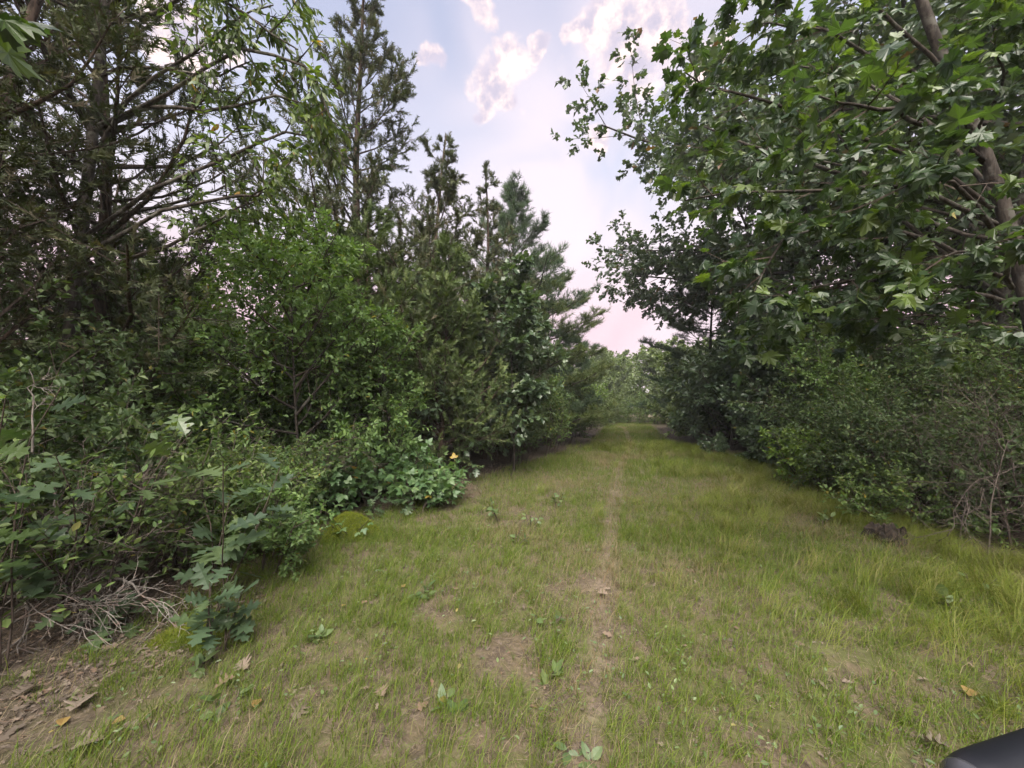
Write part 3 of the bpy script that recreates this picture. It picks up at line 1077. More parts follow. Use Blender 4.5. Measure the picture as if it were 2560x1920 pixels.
# ------------------------------------------------------------------ trees and thickets along the left side
def limb_tree(label, trunk_pts, rt, limb_list, kind, mat, size, seed, name, bark, k1=8, k2=5, kl=6, sub_len=0.5, tw_len=0.25, droop=0.5, singles=300, rl=0.03,
              nj=0.5, t0=0.25, sub_ang=0.8, planar=0.3, npt=9, bend=(0, 0, 0.05), sj=.3):
    """tree whose main limbs are laid out one by one"""
    global rng
    rng = np.random.default_rng(seed)
    trunk_pts = np.array(trunk_pts)
    base = trunk_pts[0] * np.array([1, 1, 0])
    root = thing(name, label, 'tree', base)
    tr = smooth_poly(trunk_pts, 12)[None]
    limbs = np.stack([smooth_poly(l, npt) for l in limb_list])
    limbs[:, 1:] += rng.normal(0, .015, limbs[:, 1:].shape)
    ln = np.linalg.norm(np.diff(limbs, axis=1), axis=2).sum(1)
    subs, ts = children(limbs, k1, t0, 0.99, sub_ang, sub_len, 4, bend, 0.12, planar=planar, lj=.4)
    sc = (1.25 - .7 * ts) * np.clip(np.repeat(ln, k1) / 1.6, .6, 1.5)
    subs = subs[:, :1] + (subs - subs[:, :1]) * sc[:, None, None]
    tw, _ = children(subs, k2, .2, .99, .7, tw_len, 3, bend, .12, planar=planar, lj=.4)
    a = leaves_on(tw, kl, .2, 1.0, size, .85, droop, nj, sj, .4)
    b = leaves_on(subs, kl, .4, 1.0, size, .85, droop, nj, sj, .4)
    c = leaves_on(limbs, kl, .7, 1.0, size, .85, droop, nj, sj, .4)
    woodwork(root, base, tr, rt, limbs, rl * np.clip(ln / 2, .5, 1.3), subs, tw, M[bark], M['twig'], nbig=30, tr1=.45)
    crown(root, base, kind, M[mat], *cat_leaves(a, b, c), singles)
    return root


Yc = 4.3
limb_tree('slender tree with pale lichened trunk and long drooping lance leaves arching against the sky',
          [P(172, 1250, Yc) * (1, 1, 0), P(180, 790, Yc), P(208, 560, Yc), P(240, 250, Yc), P(266, 0, Yc), P(300, -260, Yc)], .075,
          [[P(250, 190, Yc), P(389, 167, 4.1), P(525, 192, 3.9), P(620, 150, 3.8)],
           [P(225, 420, Yc), P(319, 257, 4.1), P(467, 144, 3.8), P(583, 58, 3.7), P(680, 10, 3.6)],
           [P(230, 330, Yc), P(370, 268, 4.1), P(517, 278, 3.9), P(692, 241, 3.8), P(800, 262, 3.8)],
           [P(195, 660, Yc), P(300, 585, 4.2), P(428, 529, 4.0), P(583, 490, 3.9), P(661, 474, 3.9), P(739, 389, 3.9)],
           [P(195, 690, Yc), P(400, 620, 4.3), P(560, 540, 4.3), P(680, 470, 4.3)],
           [P(268, 20, Yc), P(400, -60, 4.0), P(560, -90, 3.8), P(720, -60, 3.7)],
           [P(300, -200, Yc), P(450, -300, 4.2), P(600, -330, 4.2)],
           [P(262, 60, Yc), P(380, 30, 4.0), P(500, -20, 3.6), P(620, 40, 3.5), P(740, 130, 3.6)],
           [P(232, 320, Yc), P(420, 240, 4.0), P(600, 120, 3.7), P(760, 170, 3.6), P(830, 300, 3.6)],
           [P(200, 600, Yc), P(380, 480, 4.2), P(560, 400, 4.0), P(720, 330, 3.9), P(840, 380, 3.9)]],
          'lance', 'cherry', .098, 3, 'cherry_tree', 'bark_lichen', k1=9, k2=5, kl=6, sub_len=.36, tw_len=.17, droop=.75, singles=300, rl=.020, t0=.42)

limb_tree('maple with one bright green spray of leaves hanging into the top left corner',
          [(-3.6, -.5, 0), (-3.5, -.45, 1.5), (-3.3, -.4, 3.0), (-3.1, -.4, 4.2)], .07,
          [[(-3.35, -.42, 2.7), (-2.6, .4, 2.95), (-2.0, 1.0, 2.85), P(95, 20, 1.35)], [(-3.3, -.4, 3.0), (-3.4, .8, 3.6), (-3.0, 1.6, 3.8)], [(-3.3, -.4, 3.0), (-4.2, -.6, 3.5), (-4.8, -.9, 3.8)]],
          'maple', 'maple', .13, 9, 'maple_tree', 'bark', k1=3, k2=2, kl=3, sub_len=.22, tw_len=.12, droop=.5, singles=40, rl=.015, t0=.6)
cedar('broad dark cedar at the far left edge, foliage hanging behind the pale lichened trunk', -5.4, 5.1, 8.6, 2.8, .08, 101, nl=88, spray=.15, sub=16, wild=.6)
cedar('dark cedar rising past the top left corner of the picture', -4.9, 3.2, 8.0, 1.7, .22, 102, nl=60, spray=.13, sub=14)
cedar('tallest cedar with a ragged spire that reaches the top of the picture', -3.65, 9.0, 11.9, 3.0, .08, 103, nl=92, spray=.18, sub=18, wild=.7, pw=1.05, dens=1.3)
cedar('slim cedar peak standing against the right flank of the tallest cedar', -2.15, 9.3, 8.7, 2.2, .08, 104, nl=58, spray=.17, wild=.7, pw=.95, dens=1.3)
cedar('cedar with a thin twiggy tip in front of the big white pine', -0.8, 11.0, 8.8, 2.0, .06, 105, nl=56, spray=.17, wild=.65, pw=1.05)
cedar('low olive cedar with fresh green sprays behind the bramble patch', -1.5, 8.2, 5.0, 1.6, .05, 106, nl=70, spray=.15, mat='cedar_bright')
clone(first('cedar_tree', 'low olive'), 'bushy green cedar between the light green sapling and the slim cedar', -2.9, 7.7, 2.1, 1.1)
pine('big white pine with a rounded top behind the cedar tips', 0.2, 14.2, 9.9, 3.1, 111, whorls=11, tuft=.20, power=.5, per=6, k1=12)
pine('yellow green pine holding flat branches out over the trail', 1.45, 14.8, 7.2, 2.7, 112, 'pine_sun', 7, tuft=.19, power=.35, k1=15, flat=True, per=6)
pine('low dark pine with a horizontal branch reaching over the far bend', 2.6, 18.5, 4.7, 2.5, 113, 'pine', 5, tuft=.21, z0=.35, k1=15, flat=True, power=.4)
broadleaf('young oak with bluish glossy leaves in front of the yellow green pine', 0.05, 9.0, 4.7, 1.15, 'oak6', 'oak_blue', .16, 121, nl=20, k1=9, k2=5, kl=6, t0=.16, cluster=True, singles=200, name='oak_sapling', rt=.035)
broadleaf('light green sapling tree standing in the middle of the left thicket', -3.1, 5.7, 3.9, 1.5, 'oval4', 'sapling', .07, 122, nl=28, k1=10, k2=6, kl=8, t0=.08, name='sapling_tree', rt=.03, singles=120, twigs=False)
broadleaf('bright green sapling tree with yellowing leaves behind the pale lichened trunk', -4.5, 6.9, 5.2, 1.7, 'oval4', 'sapling_bright', .08, 123, nl=26, k1=10, k2=6, kl=8, t0=.2, name='sapling_tree', rt=.04, twigs=False)
broadleaf('small green sapling tree between the tallest cedar and the bramble patch', -2.2, 6.8, 2.9, 1.2, 'oval4', 'sapling', .07, 124, nl=22, k1=9, k2=5, kl=8, t0=.08, name='sapling_tree', rt=.025, twigs=False)
broadleaf('thin dark stemmed sapling with a few pale leaves right of the bramble patch', -1.1, 8.4, 2.2, .7, 'oak_s', 'oak_blue', .15, 125, nl=8, k1=3, k2=3, kl=3, t0=.4, name='oak_sapling', rt=.03, singles=60)

hl = 'huckleberry shrubs along the left edge'
shrub('tangled huckleberry shrub with yellowing leaves at the left edge of the picture', -3.5, 3.1, 1.35, 1.0, seed=131, stems=14, size=.055, dead=.62, kl=7, group=hl, kind='oval4')
shrub('small leaved huckleberry shrub behind the first big leaved oak sapling', -3.35, 4.0, 1.3, .95, seed=132, stems=13, group=hl, size=.055, dead=.3)
shrub('huckleberry shrub growing at the foot of the light green sapling tree', -3.1, 4.9, .95, .85, seed=133, stems=13, group=hl, size=.05, dead=.25)
shrub('twiggy half bare huckleberry shrub above the yellow green moss mound', -2.95, 5.6, .95, .75, seed=134, stems=16, dead=.5, group=hl, size=.048)
shrub('low huckleberry shrub beside the big leaved oak seedling', -2.45, 3.8, .85, .55, seed=135, stems=10, group=hl, mat='sapling', k1=8, size=.045)
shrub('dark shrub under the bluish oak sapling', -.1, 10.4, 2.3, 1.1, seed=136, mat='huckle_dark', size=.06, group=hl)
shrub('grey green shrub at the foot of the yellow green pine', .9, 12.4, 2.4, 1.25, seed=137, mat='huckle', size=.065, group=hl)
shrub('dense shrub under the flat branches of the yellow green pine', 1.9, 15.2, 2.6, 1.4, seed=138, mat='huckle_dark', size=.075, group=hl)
shrub('pale shrub leaning over the left side of the far grass', 2.9, 18.6, 2.4, 1.4, seed=139, mat='far', size=.085, group=hl)
shrub('round pale shrub just before the far bend on the left side', 4.3, 22.6, 2.4, 1.4, seed=140, mat='far', size=.10, group=hl)

bg_ = 'brambles at the left edge of the grass'
for i, (lb, x, y, h, r) in enumerate([
        ('bramble clump with yellow leaf tips right behind the moss mound', -2.75, 5.75, .75, .6),
        ('pale green bramble clump in the middle of the bramble patch', -2.1, 6.2, .85, .65),
        ('bramble clump nearest to the dark stemmed sapling', -1.55, 6.6, .8, .6),
        ('bramble clump spilling from the patch onto the grass', -1.3, 6.0, .5, .5),
        ('bramble clump in shade at the back of the patch', -2.5, 6.8, .95, .6)]):
    shrub(lb, x, y, h, r, 'compound', 'bramble', .15, 150 + i, 9, 6, 2, 3, 'bramble', 50, group=bg_, nj=.4)
big_leaf_plant('bramble runner with a few pale leaves lying in front of the moss mound', -1.95, 4.7, .55, 3, 5, .13, 'compound', 'bramble', 158, 'bramble', lean=.9, droop=.2, group=bg_)

og = 'young oaks with big lobed leaves'
big_leaf_plant('big leaved oak seedling standing alone on the grass at lower left', -1.84, 2.5, .55, 5, 7, .17, seed=161, lean=.3, group=og)
big_leaf_plant('dark oak seedling behind the fallen grey branches', -2.75, 2.75, .45, 4, 5, .18, seed=162, lean=.5, group=og)
big_leaf_plant('oak sapling with wide dark leaves over the huckleberries, further from the trail', -2.95, 2.75, 1.55, 7, 8, .23, seed=163, lean=.3, group=og)
big_leaf_plant('oak sapling with wide pale leaves over the huckleberries, nearer the trail', -2.25, 2.95, 1.4, 6, 8, .23, seed=164, lean=.35, group=og)
big_leaf_plant('oak sapling with yellow green top leaves at the far left edge', -3.0, 2.35, 1.75, 5, 7, .18, mat='maple', seed=165, lean=.15, group=og)
big_leaf_plant('oak seedling with dull blue leaves beside the moss mound', -2.85, 4.75, .8, 4, 6, .17, seed=166, lean=.4, group=og)
big_leaf_plant('oak seedling under the right end of the bramble patch', -1.35, 5.7, .45, 4, 5, .17, seed=167, lean=.6, group=og)
big_leaf_plant('oak seedling low between the brambles', -2.0, 5.6, .4, 4, 5, .17, seed=168, lean=.6, group=og)
big_leaf_plant('small oak seedling among the dark stems right of the brambles', -.75, 8.1, .75, 4, 5, .2, seed=169, lean=.5, group=og)

# ------------------------------------------------------------------ trees and thickets along the right side
Ym = 3.9
limb_tree('large leaved maple leaning in from the right, pale undersides and bright backlit leaves',
          [P(2640, 1280, Ym) * (1, 1, 0), P(2600, 900, Ym), P(2520, 560, Ym), P(2440, 330, Ym), P(2300, 0, Ym), P(2250, -300, Ym)], .085,
          [[P(2480, 520, Ym), P(2330, 410, 3.8), P(2130, 330, 3.7), P(1930, 260, 3.7), P(1800, 225, 3.7), P(1710, 185, 3.7)],
           [P(2490, 560, Ym), P(2300, 470, 3.6), P(2100, 470, 3.4), P(1900, 480, 3.3), P(1720, 500, 3.4)],
           [P(2520, 700, Ym), P(2350, 610, 3.5), P(2150, 560, 3.3), P(1960, 600, 3.2), P(1890, 720, 3.2)],
           [P(2530, 760, Ym), P(2400, 730, 3.6), P(2200, 700, 3.4), P(2040, 720, 3.3), P(1930, 790, 3.3)],
           [P(2540, 820, Ym), P(2430, 800, 3.7), P(2300, 790, 3.5), P(2180, 800, 3.5)],
           [P(2440, 330, Ym), P(2280, 180, 3.7), P(2080, 90, 3.5), P(1980, 70, 3.5), P(1870, 60, 3.6)],
           [P(2400, 230, Ym), P(2200, 20, 3.7), P(2060, -60, 3.6), P(1950, -70, 3.6)],
           [P(2300, 0, Ym), P(2180, -120, 3.8), P(2060, -180, 3.8)],
           [P(2460, 400, Ym), P(2300, 300, 3.2), P(2180, 260, 2.8), P(2060, 240, 2.6)],
           [P(2500, 600, Ym), P(2420, 480, 3.2), P(2330, 450, 2.9), P(2240, 470, 2.7)],
           [P(2440, 340, Ym), P(2500, 200, 3.2), P(2480, 60, 2.9)],
           [P(2530, 720, Ym), P(2500, 640, 3.2), P(2440, 620, 2.9), P(2360, 650, 2.7)],
           [P(2480, 480, Ym), P(2350, 330, 4.4), P(2150, 200, 4.8), P(1990, 170, 5.0), P(1900, 220, 5.0)],
           [P(2500, 600, Ym), P(2330, 560, 4.4), P(2150, 420, 4.8), P(1960, 400, 5.0), P(1800, 400, 5.0)]],
          'maple', 'maple', .128, 7, 'maple_tree', 'bark', k1=7, k2=4, kl=4, sub_len=.42, tw_len=.22, droop=.5, singles=300, rl=.020, nj=.6, sj=.42, t0=.25, planar=.5)

broadleaf('tall oak with a dark trunk and a ragged crown leaning over the trail', 9.4, 12.2, 13.2, 6.5, 'oak6', 'oak', .22, 201, cone=True, nl=40, k1=13, k2=9, kl=12, t0=.30, cluster=True, up=.3, rt=.2, nbig=30, lean=(-.06, 0), ang=1.2, lump=.2, twigs=False)
pine('dark bluish pine behind the bushes on the right side of the trail', 8.9, 17.4, 8.6, 2.9, 202, whorls=9, tuft=.21, power=.4, flat=True, k1=14)
broadleaf('oak tree with a grey trunk at the top right corner behind the maple', 8.2, 6.4, 11.5, 4.4, 'oak6', 'oak', .19, 203, nl=18, k1=9, k2=7, kl=8, t0=.2, cluster=True, rt=.14, twigs=False)
broadleaf('shady tree at the right edge of the picture behind the maple trunk', 9.3, 4.2, 9, 3.8, 'oval4', 'huckle_dark', .12, 204, nl=26, k1=10, k2=7, kl=8, t0=.08, name='shade_tree', rt=.12, twigs=False)
clone(first('shade_tree', 'right edge'), 'shady tree filling the gap between the maple and the tall oak', 10.8, 8.8, 2.2, 1.05)

yo = 'oak bushes along the right edge'
broadleaf('bluish oak bush in front of the tall oak', 7.7, 10.8, 3.8, 1.7, 'oak6', 'oak_blue', .17, 211, nl=24, k1=9, k2=6, kl=6, t0=.05, cluster=True, name='oak_bush', cat='shrub', group=yo, twigs=False)
broadleaf('glossy oak bush halfway along the right edge of the trail', 7.5, 13.2, 3.9, 1.8, 'oak6', 'oak_blue', .17, 212, nl=24, k1=9, k2=6, kl=6, t0=.05, cluster=True, name='oak_bush', cat='shrub', group=yo, twigs=False)
broadleaf('pale oak bush in front of the bluish pine', 7.9, 15.9, 3.2, 1.7, 'oak6', 'far', .17, 213, nl=24, k1=8, k2=6, kl=6, t0=.05, cluster=True, name='oak_bush', cat='shrub', group=yo, twigs=False)
ob = first('oak_bush', 'pale oak bush in front')
clone(ob, 'tall pale oak bush beyond the bluish pine', 10.2, 21.5, 2.0, 1.26, yo)
clone(ob, 'hazy oak bush at the right side of the far bend', 12.6, 27, 4.0, 1.38, yo)

hr = 'huckleberry shrubs along the right edge'
RC = []
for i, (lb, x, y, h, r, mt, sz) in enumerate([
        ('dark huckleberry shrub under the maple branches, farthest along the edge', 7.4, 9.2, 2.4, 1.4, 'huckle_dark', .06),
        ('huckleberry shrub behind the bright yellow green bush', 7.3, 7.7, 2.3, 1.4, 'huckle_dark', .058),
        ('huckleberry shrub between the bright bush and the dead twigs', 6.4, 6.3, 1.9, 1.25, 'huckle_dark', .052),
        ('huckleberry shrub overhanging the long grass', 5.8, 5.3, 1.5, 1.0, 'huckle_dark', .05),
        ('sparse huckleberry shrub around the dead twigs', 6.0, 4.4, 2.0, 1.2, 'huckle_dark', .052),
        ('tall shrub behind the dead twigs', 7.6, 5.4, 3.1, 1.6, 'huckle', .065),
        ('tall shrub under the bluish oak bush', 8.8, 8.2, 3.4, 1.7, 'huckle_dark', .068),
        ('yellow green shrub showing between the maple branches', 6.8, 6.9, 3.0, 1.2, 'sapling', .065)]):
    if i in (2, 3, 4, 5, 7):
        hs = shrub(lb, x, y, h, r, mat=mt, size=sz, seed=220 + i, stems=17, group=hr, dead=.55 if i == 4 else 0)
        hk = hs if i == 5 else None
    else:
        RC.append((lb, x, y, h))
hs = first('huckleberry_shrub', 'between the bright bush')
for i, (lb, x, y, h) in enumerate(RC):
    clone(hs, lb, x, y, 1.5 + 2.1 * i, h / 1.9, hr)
shrub('bright yellow green bush at the edge of the grass on the right', 5.9, 7.3, 1.15, .75, mat='sapling_bright', size=.065, kind='oval4', seed=231, stems=12, k1=8, name='leafy_bush')
shrub('small bush standing alone at the foot of the bluish oak bush', 6.6, 9.9, 1.15, .6, mat='oak_blue', size=.085, kind='oval4', seed=232, stems=9, k1=7, name='leafy_bush')
shrub('knee high grey green bush in the brown grass on the right', 6.3, 11.9, .7, .45, mat='oak_blue', size=.07, kind='oval4', seed=233, stems=6, k1=5, name='leafy_bush')
shrub('low trailing shrub under the dead twigs at the grass edge', 5.15, 5.0, .6, .8, mat='huckle', size=.05, seed=234, stems=10, k1=6, name='leafy_bush')

# ------------------------------------------------------------------ trees round the far bend
fg = 'hazy trees round the far bend'
for i, (lb, x, y, h, r) in enumerate([
        ('hazy tree closing the trail, left of the gap of sky', 6.0, 34, 4.6, 2.4),
        ('hazy tree closing the trail, right under the gap of sky', 9.4, 38, 5.6, 2.8),
        ('hazy tree closing the trail, beside the right hand bushes', 13.0, 33, 6.6, 3.0),
        ('hazy tree peeping over the others at the far bend', 11.0, 42, 7.0, 3.2),
        ('hazy tree behind the low dark pine', 3.2, 31, 5.2, 2.8)]):
    if i < 2:
        far0 = broadleaf(lb, x, y, h, r, 'oval', 'far', .24, 240 + i, nl=26, k1=8, k2=6, kl=8, t0=.03, name='far_tree', group=fg, twigs=False)
    else:
        clone(far0, lb, x, y, 1.3 * i, h / 6.0, fg)
shrub('bright round bush at the left of the far bend', 5.0, 27, 2.9, 1.5, mat='sapling_bright', size=.13, seed=246, stems=14, name='leafy_bush')

# ------------------------------------------------------------------ woods behind the first rows
wg = 'woods behind the first rows'


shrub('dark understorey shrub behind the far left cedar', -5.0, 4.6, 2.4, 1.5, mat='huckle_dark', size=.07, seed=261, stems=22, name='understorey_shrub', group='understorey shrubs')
cA, cB, pA, sA = first('cedar_tree', 'tallest'), first('cedar_tree', 'broad dark'), first('pine_tree', 'big white'), first('shade_tree', 'right edge')
cC, uA = first('cedar_tree', 'low olive'), first('understorey_shrub', 'far left')
fA, qA = first('far_tree', 'right under'), first('huckleberry_shrub', 'round pale')
qB = first('huckleberry_shrub', 'grey green')
for lb, s, x, y, rz, sc in [
        ('dark cedar deep in the woods behind the light green sapling', cA, -7.2, 8.8, 1.1, .42),
        ('cedar deep in the woods behind the bright green sapling', cB, -8.6, 7.0, 2.4, .5),
        ('cedar deep in the woods behind the slim cedar peak', cC, -5.2, 12.0, 2.9, 1.1),
        ('pine deep in the woods behind the tallest cedar', pA, -3.4, 15.5, 4.0, .8),
        ('pine deep in the woods behind the far left cedar', pA, -10.5, 10.5, .8, .58),
        ('cedar at the very edge of the picture, behind the corner cedar', cB, -7.6, 2.2, 4.3, .9),
        ('pine deep in the woods left of the yellow green pine', pA, -1.2, 19.5, 5.2, .85),
        ('pine deep in the woods behind the bluish pine', pA, 14.0, 21.0, 2.0, 1.05),
        ('shady tree deep in the woods behind the tall oak', sA, 15.0, 13.5, 1.0, 1.2),
        ('shady tree deep in the woods right of the gap', sA, 14.0, 7.0, 3.0, 1.25),
        ('shady tree at the right edge in front of the woods', sA, 9.5, 1.5, 5.0, .9),
        ('cedar low in the woods behind the far left trunk', cC, -6.3, 6.4, 5.6, .9),
        ('cedar low in the woods left of the tallest cedar', cC, -5.2, 9.2, .7, .95),
        ('cedar low in the woods behind the slim cedar', cC, -2.6, 11.6, 4.7, 1.05),
        ('pine deep in the woods at the left of the far bend', pA, .2, 26.0, 1.0, .6),
        ('tree in the woods behind the low dark pine', fA, -1.0, 23.5, 1.0, 1.1),
        ('tree in the woods far left of the bend', fA, -7.0, 17.0, 2.2, 1.0),
        ('tree in the woods far behind the left thicket', fA, -13.0, 14.0, 3.3, 1.0),
        ('tree in the woods behind the dead twigs', fA, 13.0, 3.5, 4.4, 1.0),
        ('tree in the woods far behind the right hand shrubs', fA, 15.5, 10.0, 5.1, 1.1),
        ('tree in the woods beyond the bluish pine', fA, 13.5, 17.0, 1.7, .95),
        ('tree in the woods right of the far bend', fA, 15.5, 27.0, 2.6, 1.05),
        ('added unseen tree shading the near left corner of the trail', sA, -6.0, -.6, 2.0, .95),  # out of view; wood carried on behind, added to darken the lower left
        ('added unseen tree shading the near right corner of the trail', sA, 7.6, -2.2, 3.6, .95),  # likewise out of view, added to shade the lower right
        ('low pale bush closing the grass at the far end, left one', qA, 6.9, 31.0, 1.0, 1.2),
        ('low pale bush closing the grass at the far end, middle one', qB, 8.9, 32.0, 2.0, 1.15),
        ('low pale bush closing the grass at the far end, right one', qB, 10.9, 30.5, 3.0, 1.3),
        ('pale bush behind the low bushes at the far end', qA, 8.0, 34.5, 4.0, 1.5),
        ('dark understorey shrub behind the light green sapling', uA, -4.6, 7.8, 1.0, 1.1),
        ('dark understorey shrub behind the green cedars', uA, -3.6, 9.9, 2.0, 1.0),
        ('dark understorey shrub at the left edge of the picture', uA, -4.6, 3.1, 3.0, .85),
        ('dark understorey shrub left of the bright sapling', uA, -6.4, 5.4, 4.0, 1.1),
        ('dark understorey shrub behind the bluish oak sapling', uA, -.9, 12.4, 5.0, 1.15),
        ('dark understorey shrub under the big white pine', uA, .3, 15.6, 1.6, 1.2),
        ('dark understorey shrub behind the tall right hand shrubs', uA, 9.9, 6.4, 2.0, 1.35),
        ('dark understorey shrub at the right edge of the picture', uA, 7.8, 3.3, 2.7, 1.2),
        ('dark understorey shrub under the tall oak', uA, 9.6, 11.2, 3.3, 1.35),
        ('dark understorey shrub under the bluish pine', uA, 10.0, 15.2, 4.3, 1.4),
        ('dark understorey shrub behind the pale oak bush', uA, 9.9, 18.4, 5.3, 1.4),
        ('dark understorey shrub behind the tall pale oak bush', uA, 11.6, 23.5, .3, 1.5)]:
    c = copy_tree(s)
    c.location = (x, y, 0)
    c.rotation_euler = (0, 0, rz)
    c.scale = (sc, sc, sc)
    c['label'] = lb
    c['group'] = 'understorey shrubs' if s is uA else wg
    if s in (qA, qB):
        c.location.z = -.55


def distant_woods():
    global rng
    rng = np.random.default_rng(71)
    n = 24000
    a = rng.random(n) * 6.283
    r = 48 + 22 * rng.random(n)
    x, y = r * np.cos(a), r * np.sin(a) + 8
    top = 5.0 + 6.5 * fnoise(a * 9, r * .12, 1.0, 12) * 1.0 - 1.5 * (np.abs(a - 1.35) < .25)
    z = top * rng.random(n) ** .8
    rot = frames(rng.normal(0, 1, (n, 3)), rng.normal(0, .7, (n, 3)) + UP)
    o = crown(None, np.zeros(3), 'oval', M['far'], np.stack([x, y, z], 1), rot, rng.uniform(.8, 1.4, n), name='distant_woods')
    tag(o, 'distant woods closing the view all round behind the nearer trees', 'woods', kind='stuff')


distant_woods()

# ------------------------------------------------------------------ dead wood
dg_ = 'dead grey branches in the lower left corner'
dead_branch('fallen grey branch with forked twigs at the lower left corner', [P(95, 1400, 2.75), P(70, 1480, 2.6), P(70, 1560, 2.5), P(40, 1640, 2.4)], .011, 301, 8, .42, group=dg_)
dead_branch('fallen grey branch with forked twigs next to the lone oak seedling', [P(290, 1440, 2.9), P(345, 1480, 2.8), P(400, 1510, 2.75), P(440, 1570, 2.7)], .008, 302, 7, .36, group=dg_)
dead_branch('bare grey twig caught in the huckleberries above the corner', [P(140, 1230, 2.8), P(145, 1290, 2.7), P(180, 1345, 2.6)], .006, 303, 5, .25, group=dg_)
dead_branch('bleached upright stick beside the far left oak sapling', [P(85, 1130, 2.7), P(78, 1000, 2.7), P(80, 925, 2.7)], .007, 304, 3, .2, group=dg_)
dead_branch('bare grey twig tangle under the far left oak sapling', [P(40, 1430, 2.7), P(120, 1330, 2.75), P(240, 1290, 2.8)], .006, 305, 9, .35, 'dead_dark', group=dg_, k2=6)
dead_branch('bare grey twig tangle between the huckleberries and the lone oak seedling', [P(300, 1420, 3.1), P(400, 1330, 3.1), P(480, 1260, 3.2)], .006, 306, 9, .35, 'dead_dark', group=dg_, k2=6)
dead_branch('long bare grey twig lying on the litter under the fallen branches', [P(20, 1560, 2.35), P(130, 1520, 2.5), P(300, 1500, 2.65)], .006, 308, 10, .32, 'dead', group=dg_, k2=6)
dead_branch('bare grey twigs leaning out of the huckleberries over the litter', [P(150, 1380, 3.0), P(210, 1450, 2.8), P(230, 1530, 2.6)], .006, 309, 10, .34, 'dead', group=dg_, k2=6)
dead_branch('brittle upright dead twigs between the two wide leaved oak saplings', [P(330, 1420, 3.2), P(340, 1280, 3.2), P(380, 1150, 3.2)], .006, 320, 10, .3, 'dead_dark', group=dg_, k2=6)
dead_branch('bare brown twigs above the moss mound', [P(760, 1250, 5.2), P(800, 1170, 5.2), P(900, 1120, 5.3)], .006, 307, 9, .4, 'dead_dark', group=dg_, k2=6)
sg = 'dead twigs on the right'
for i, (lb, pts) in enumerate([
        ('bare twig thicket in front of the right hand shrubs, nearest the grass', [P(2400, 1350, 4.4), P(2420, 1230, 4.4), P(2460, 1080, 4.4)]),
        ('bare twig thicket against the right edge of the picture', [P(2470, 1390, 4.05), P(2480, 1240, 4.05), P(2540, 1060, 4.1)]),
        ('bare twig thicket half hidden in huckleberry leaves', [P(2330, 1320, 4.8), P(2350, 1180, 4.8), P(2340, 1040, 4.8)]),
        ('bare twigs bent down towards the long grass', [P(2500, 1180, 4.3), P(2420, 1220, 4.25), P(2370, 1340, 4.2)]),
        ('bare twigs arching high at the right edge', [P(2560, 1300, 4.2), P(2500, 1080, 4.2), P(2390, 980, 4.3)])]):
    dead_branch(lb, pts, .008, 310 + i, 11, .45, 'dead_dark', 'dead_shrub', sg, 6)


# ------------------------------------------------------------------ small things on the ground
def moss_mound(label, x, y, rx, ry, h, seed):
    global rng
    rng = np.random.default_rng(seed)
    z0 = float(ground_z(np.array([x]), np.array([y]))[0])
    base = np.array([x, y, z0])
    root = thing('moss_mound', label, 'moss', base, 'moss mounds')
    nu, nv = 28, 9
    th = np.linspace(0, 2 * math.pi, nu, endpoint=False)
    V = [(0, 0, h)]
    for j in range(1, nv):
        f = j / (nv - 1)
        for a in th:
            wob = 1 + .18 * math.sin(3 * a + seed) + .1 * math.sin(7 * a + 2 * seed) + rng.normal(0, .02)
            V.append((rx * f * wob * math.cos(a), ry * f * wob * math.sin(a), h * (1 - f * f) - .03 * f + rng.normal(0, .004)))
    F = []
    for i in range(nu):
        F.append((0, 1 + i, 1 + (i + 1) % nu))
        for j in range(nv - 2):
            a, b = 1 + j * nu + i, 1 + j * nu + (i + 1) % nu
            F += [(a, a + nu, b + nu), (a, b + nu, b)]
    part('cushion', mk_mesh('cushion', np.array(V), np.array(F), M['moss_base'], smooth=True), root)
    n = 2800
    r, a = np.sqrt(rng.random(n)), rng.random(n) * 6.283
    wob = 1 + .18 * np.sin(3 * a + seed) + .1 * np.sin(7 * a + 2 * seed)
    p = np.stack([rx * r * wob * np.cos(a), ry * r * wob * np.sin(a), h * (1 - r * r) - .03 * r], 1)
    rot = frames(rng.normal(0, .5, (n, 3)) + np.array([0, 0, .9]), rng.normal(0, 1, (n, 3)))
    crown(root, np.zeros(3), 'tuft', M['moss'], p, rot, rng.uniform(.022, .05, n), name='fronds')


moss_mound('bright yellow green moss mound in front of the brambles', -2.0, 4.8, .36, .32, .27, 1)
moss_mound('duller moss mound left of the bright one', -3.0, 5.05, .33, .28, .10, 2)
moss_mound('flat olive moss patch beside the lone oak seedling', -2.2, 2.75, .24, .26, .05, 3)


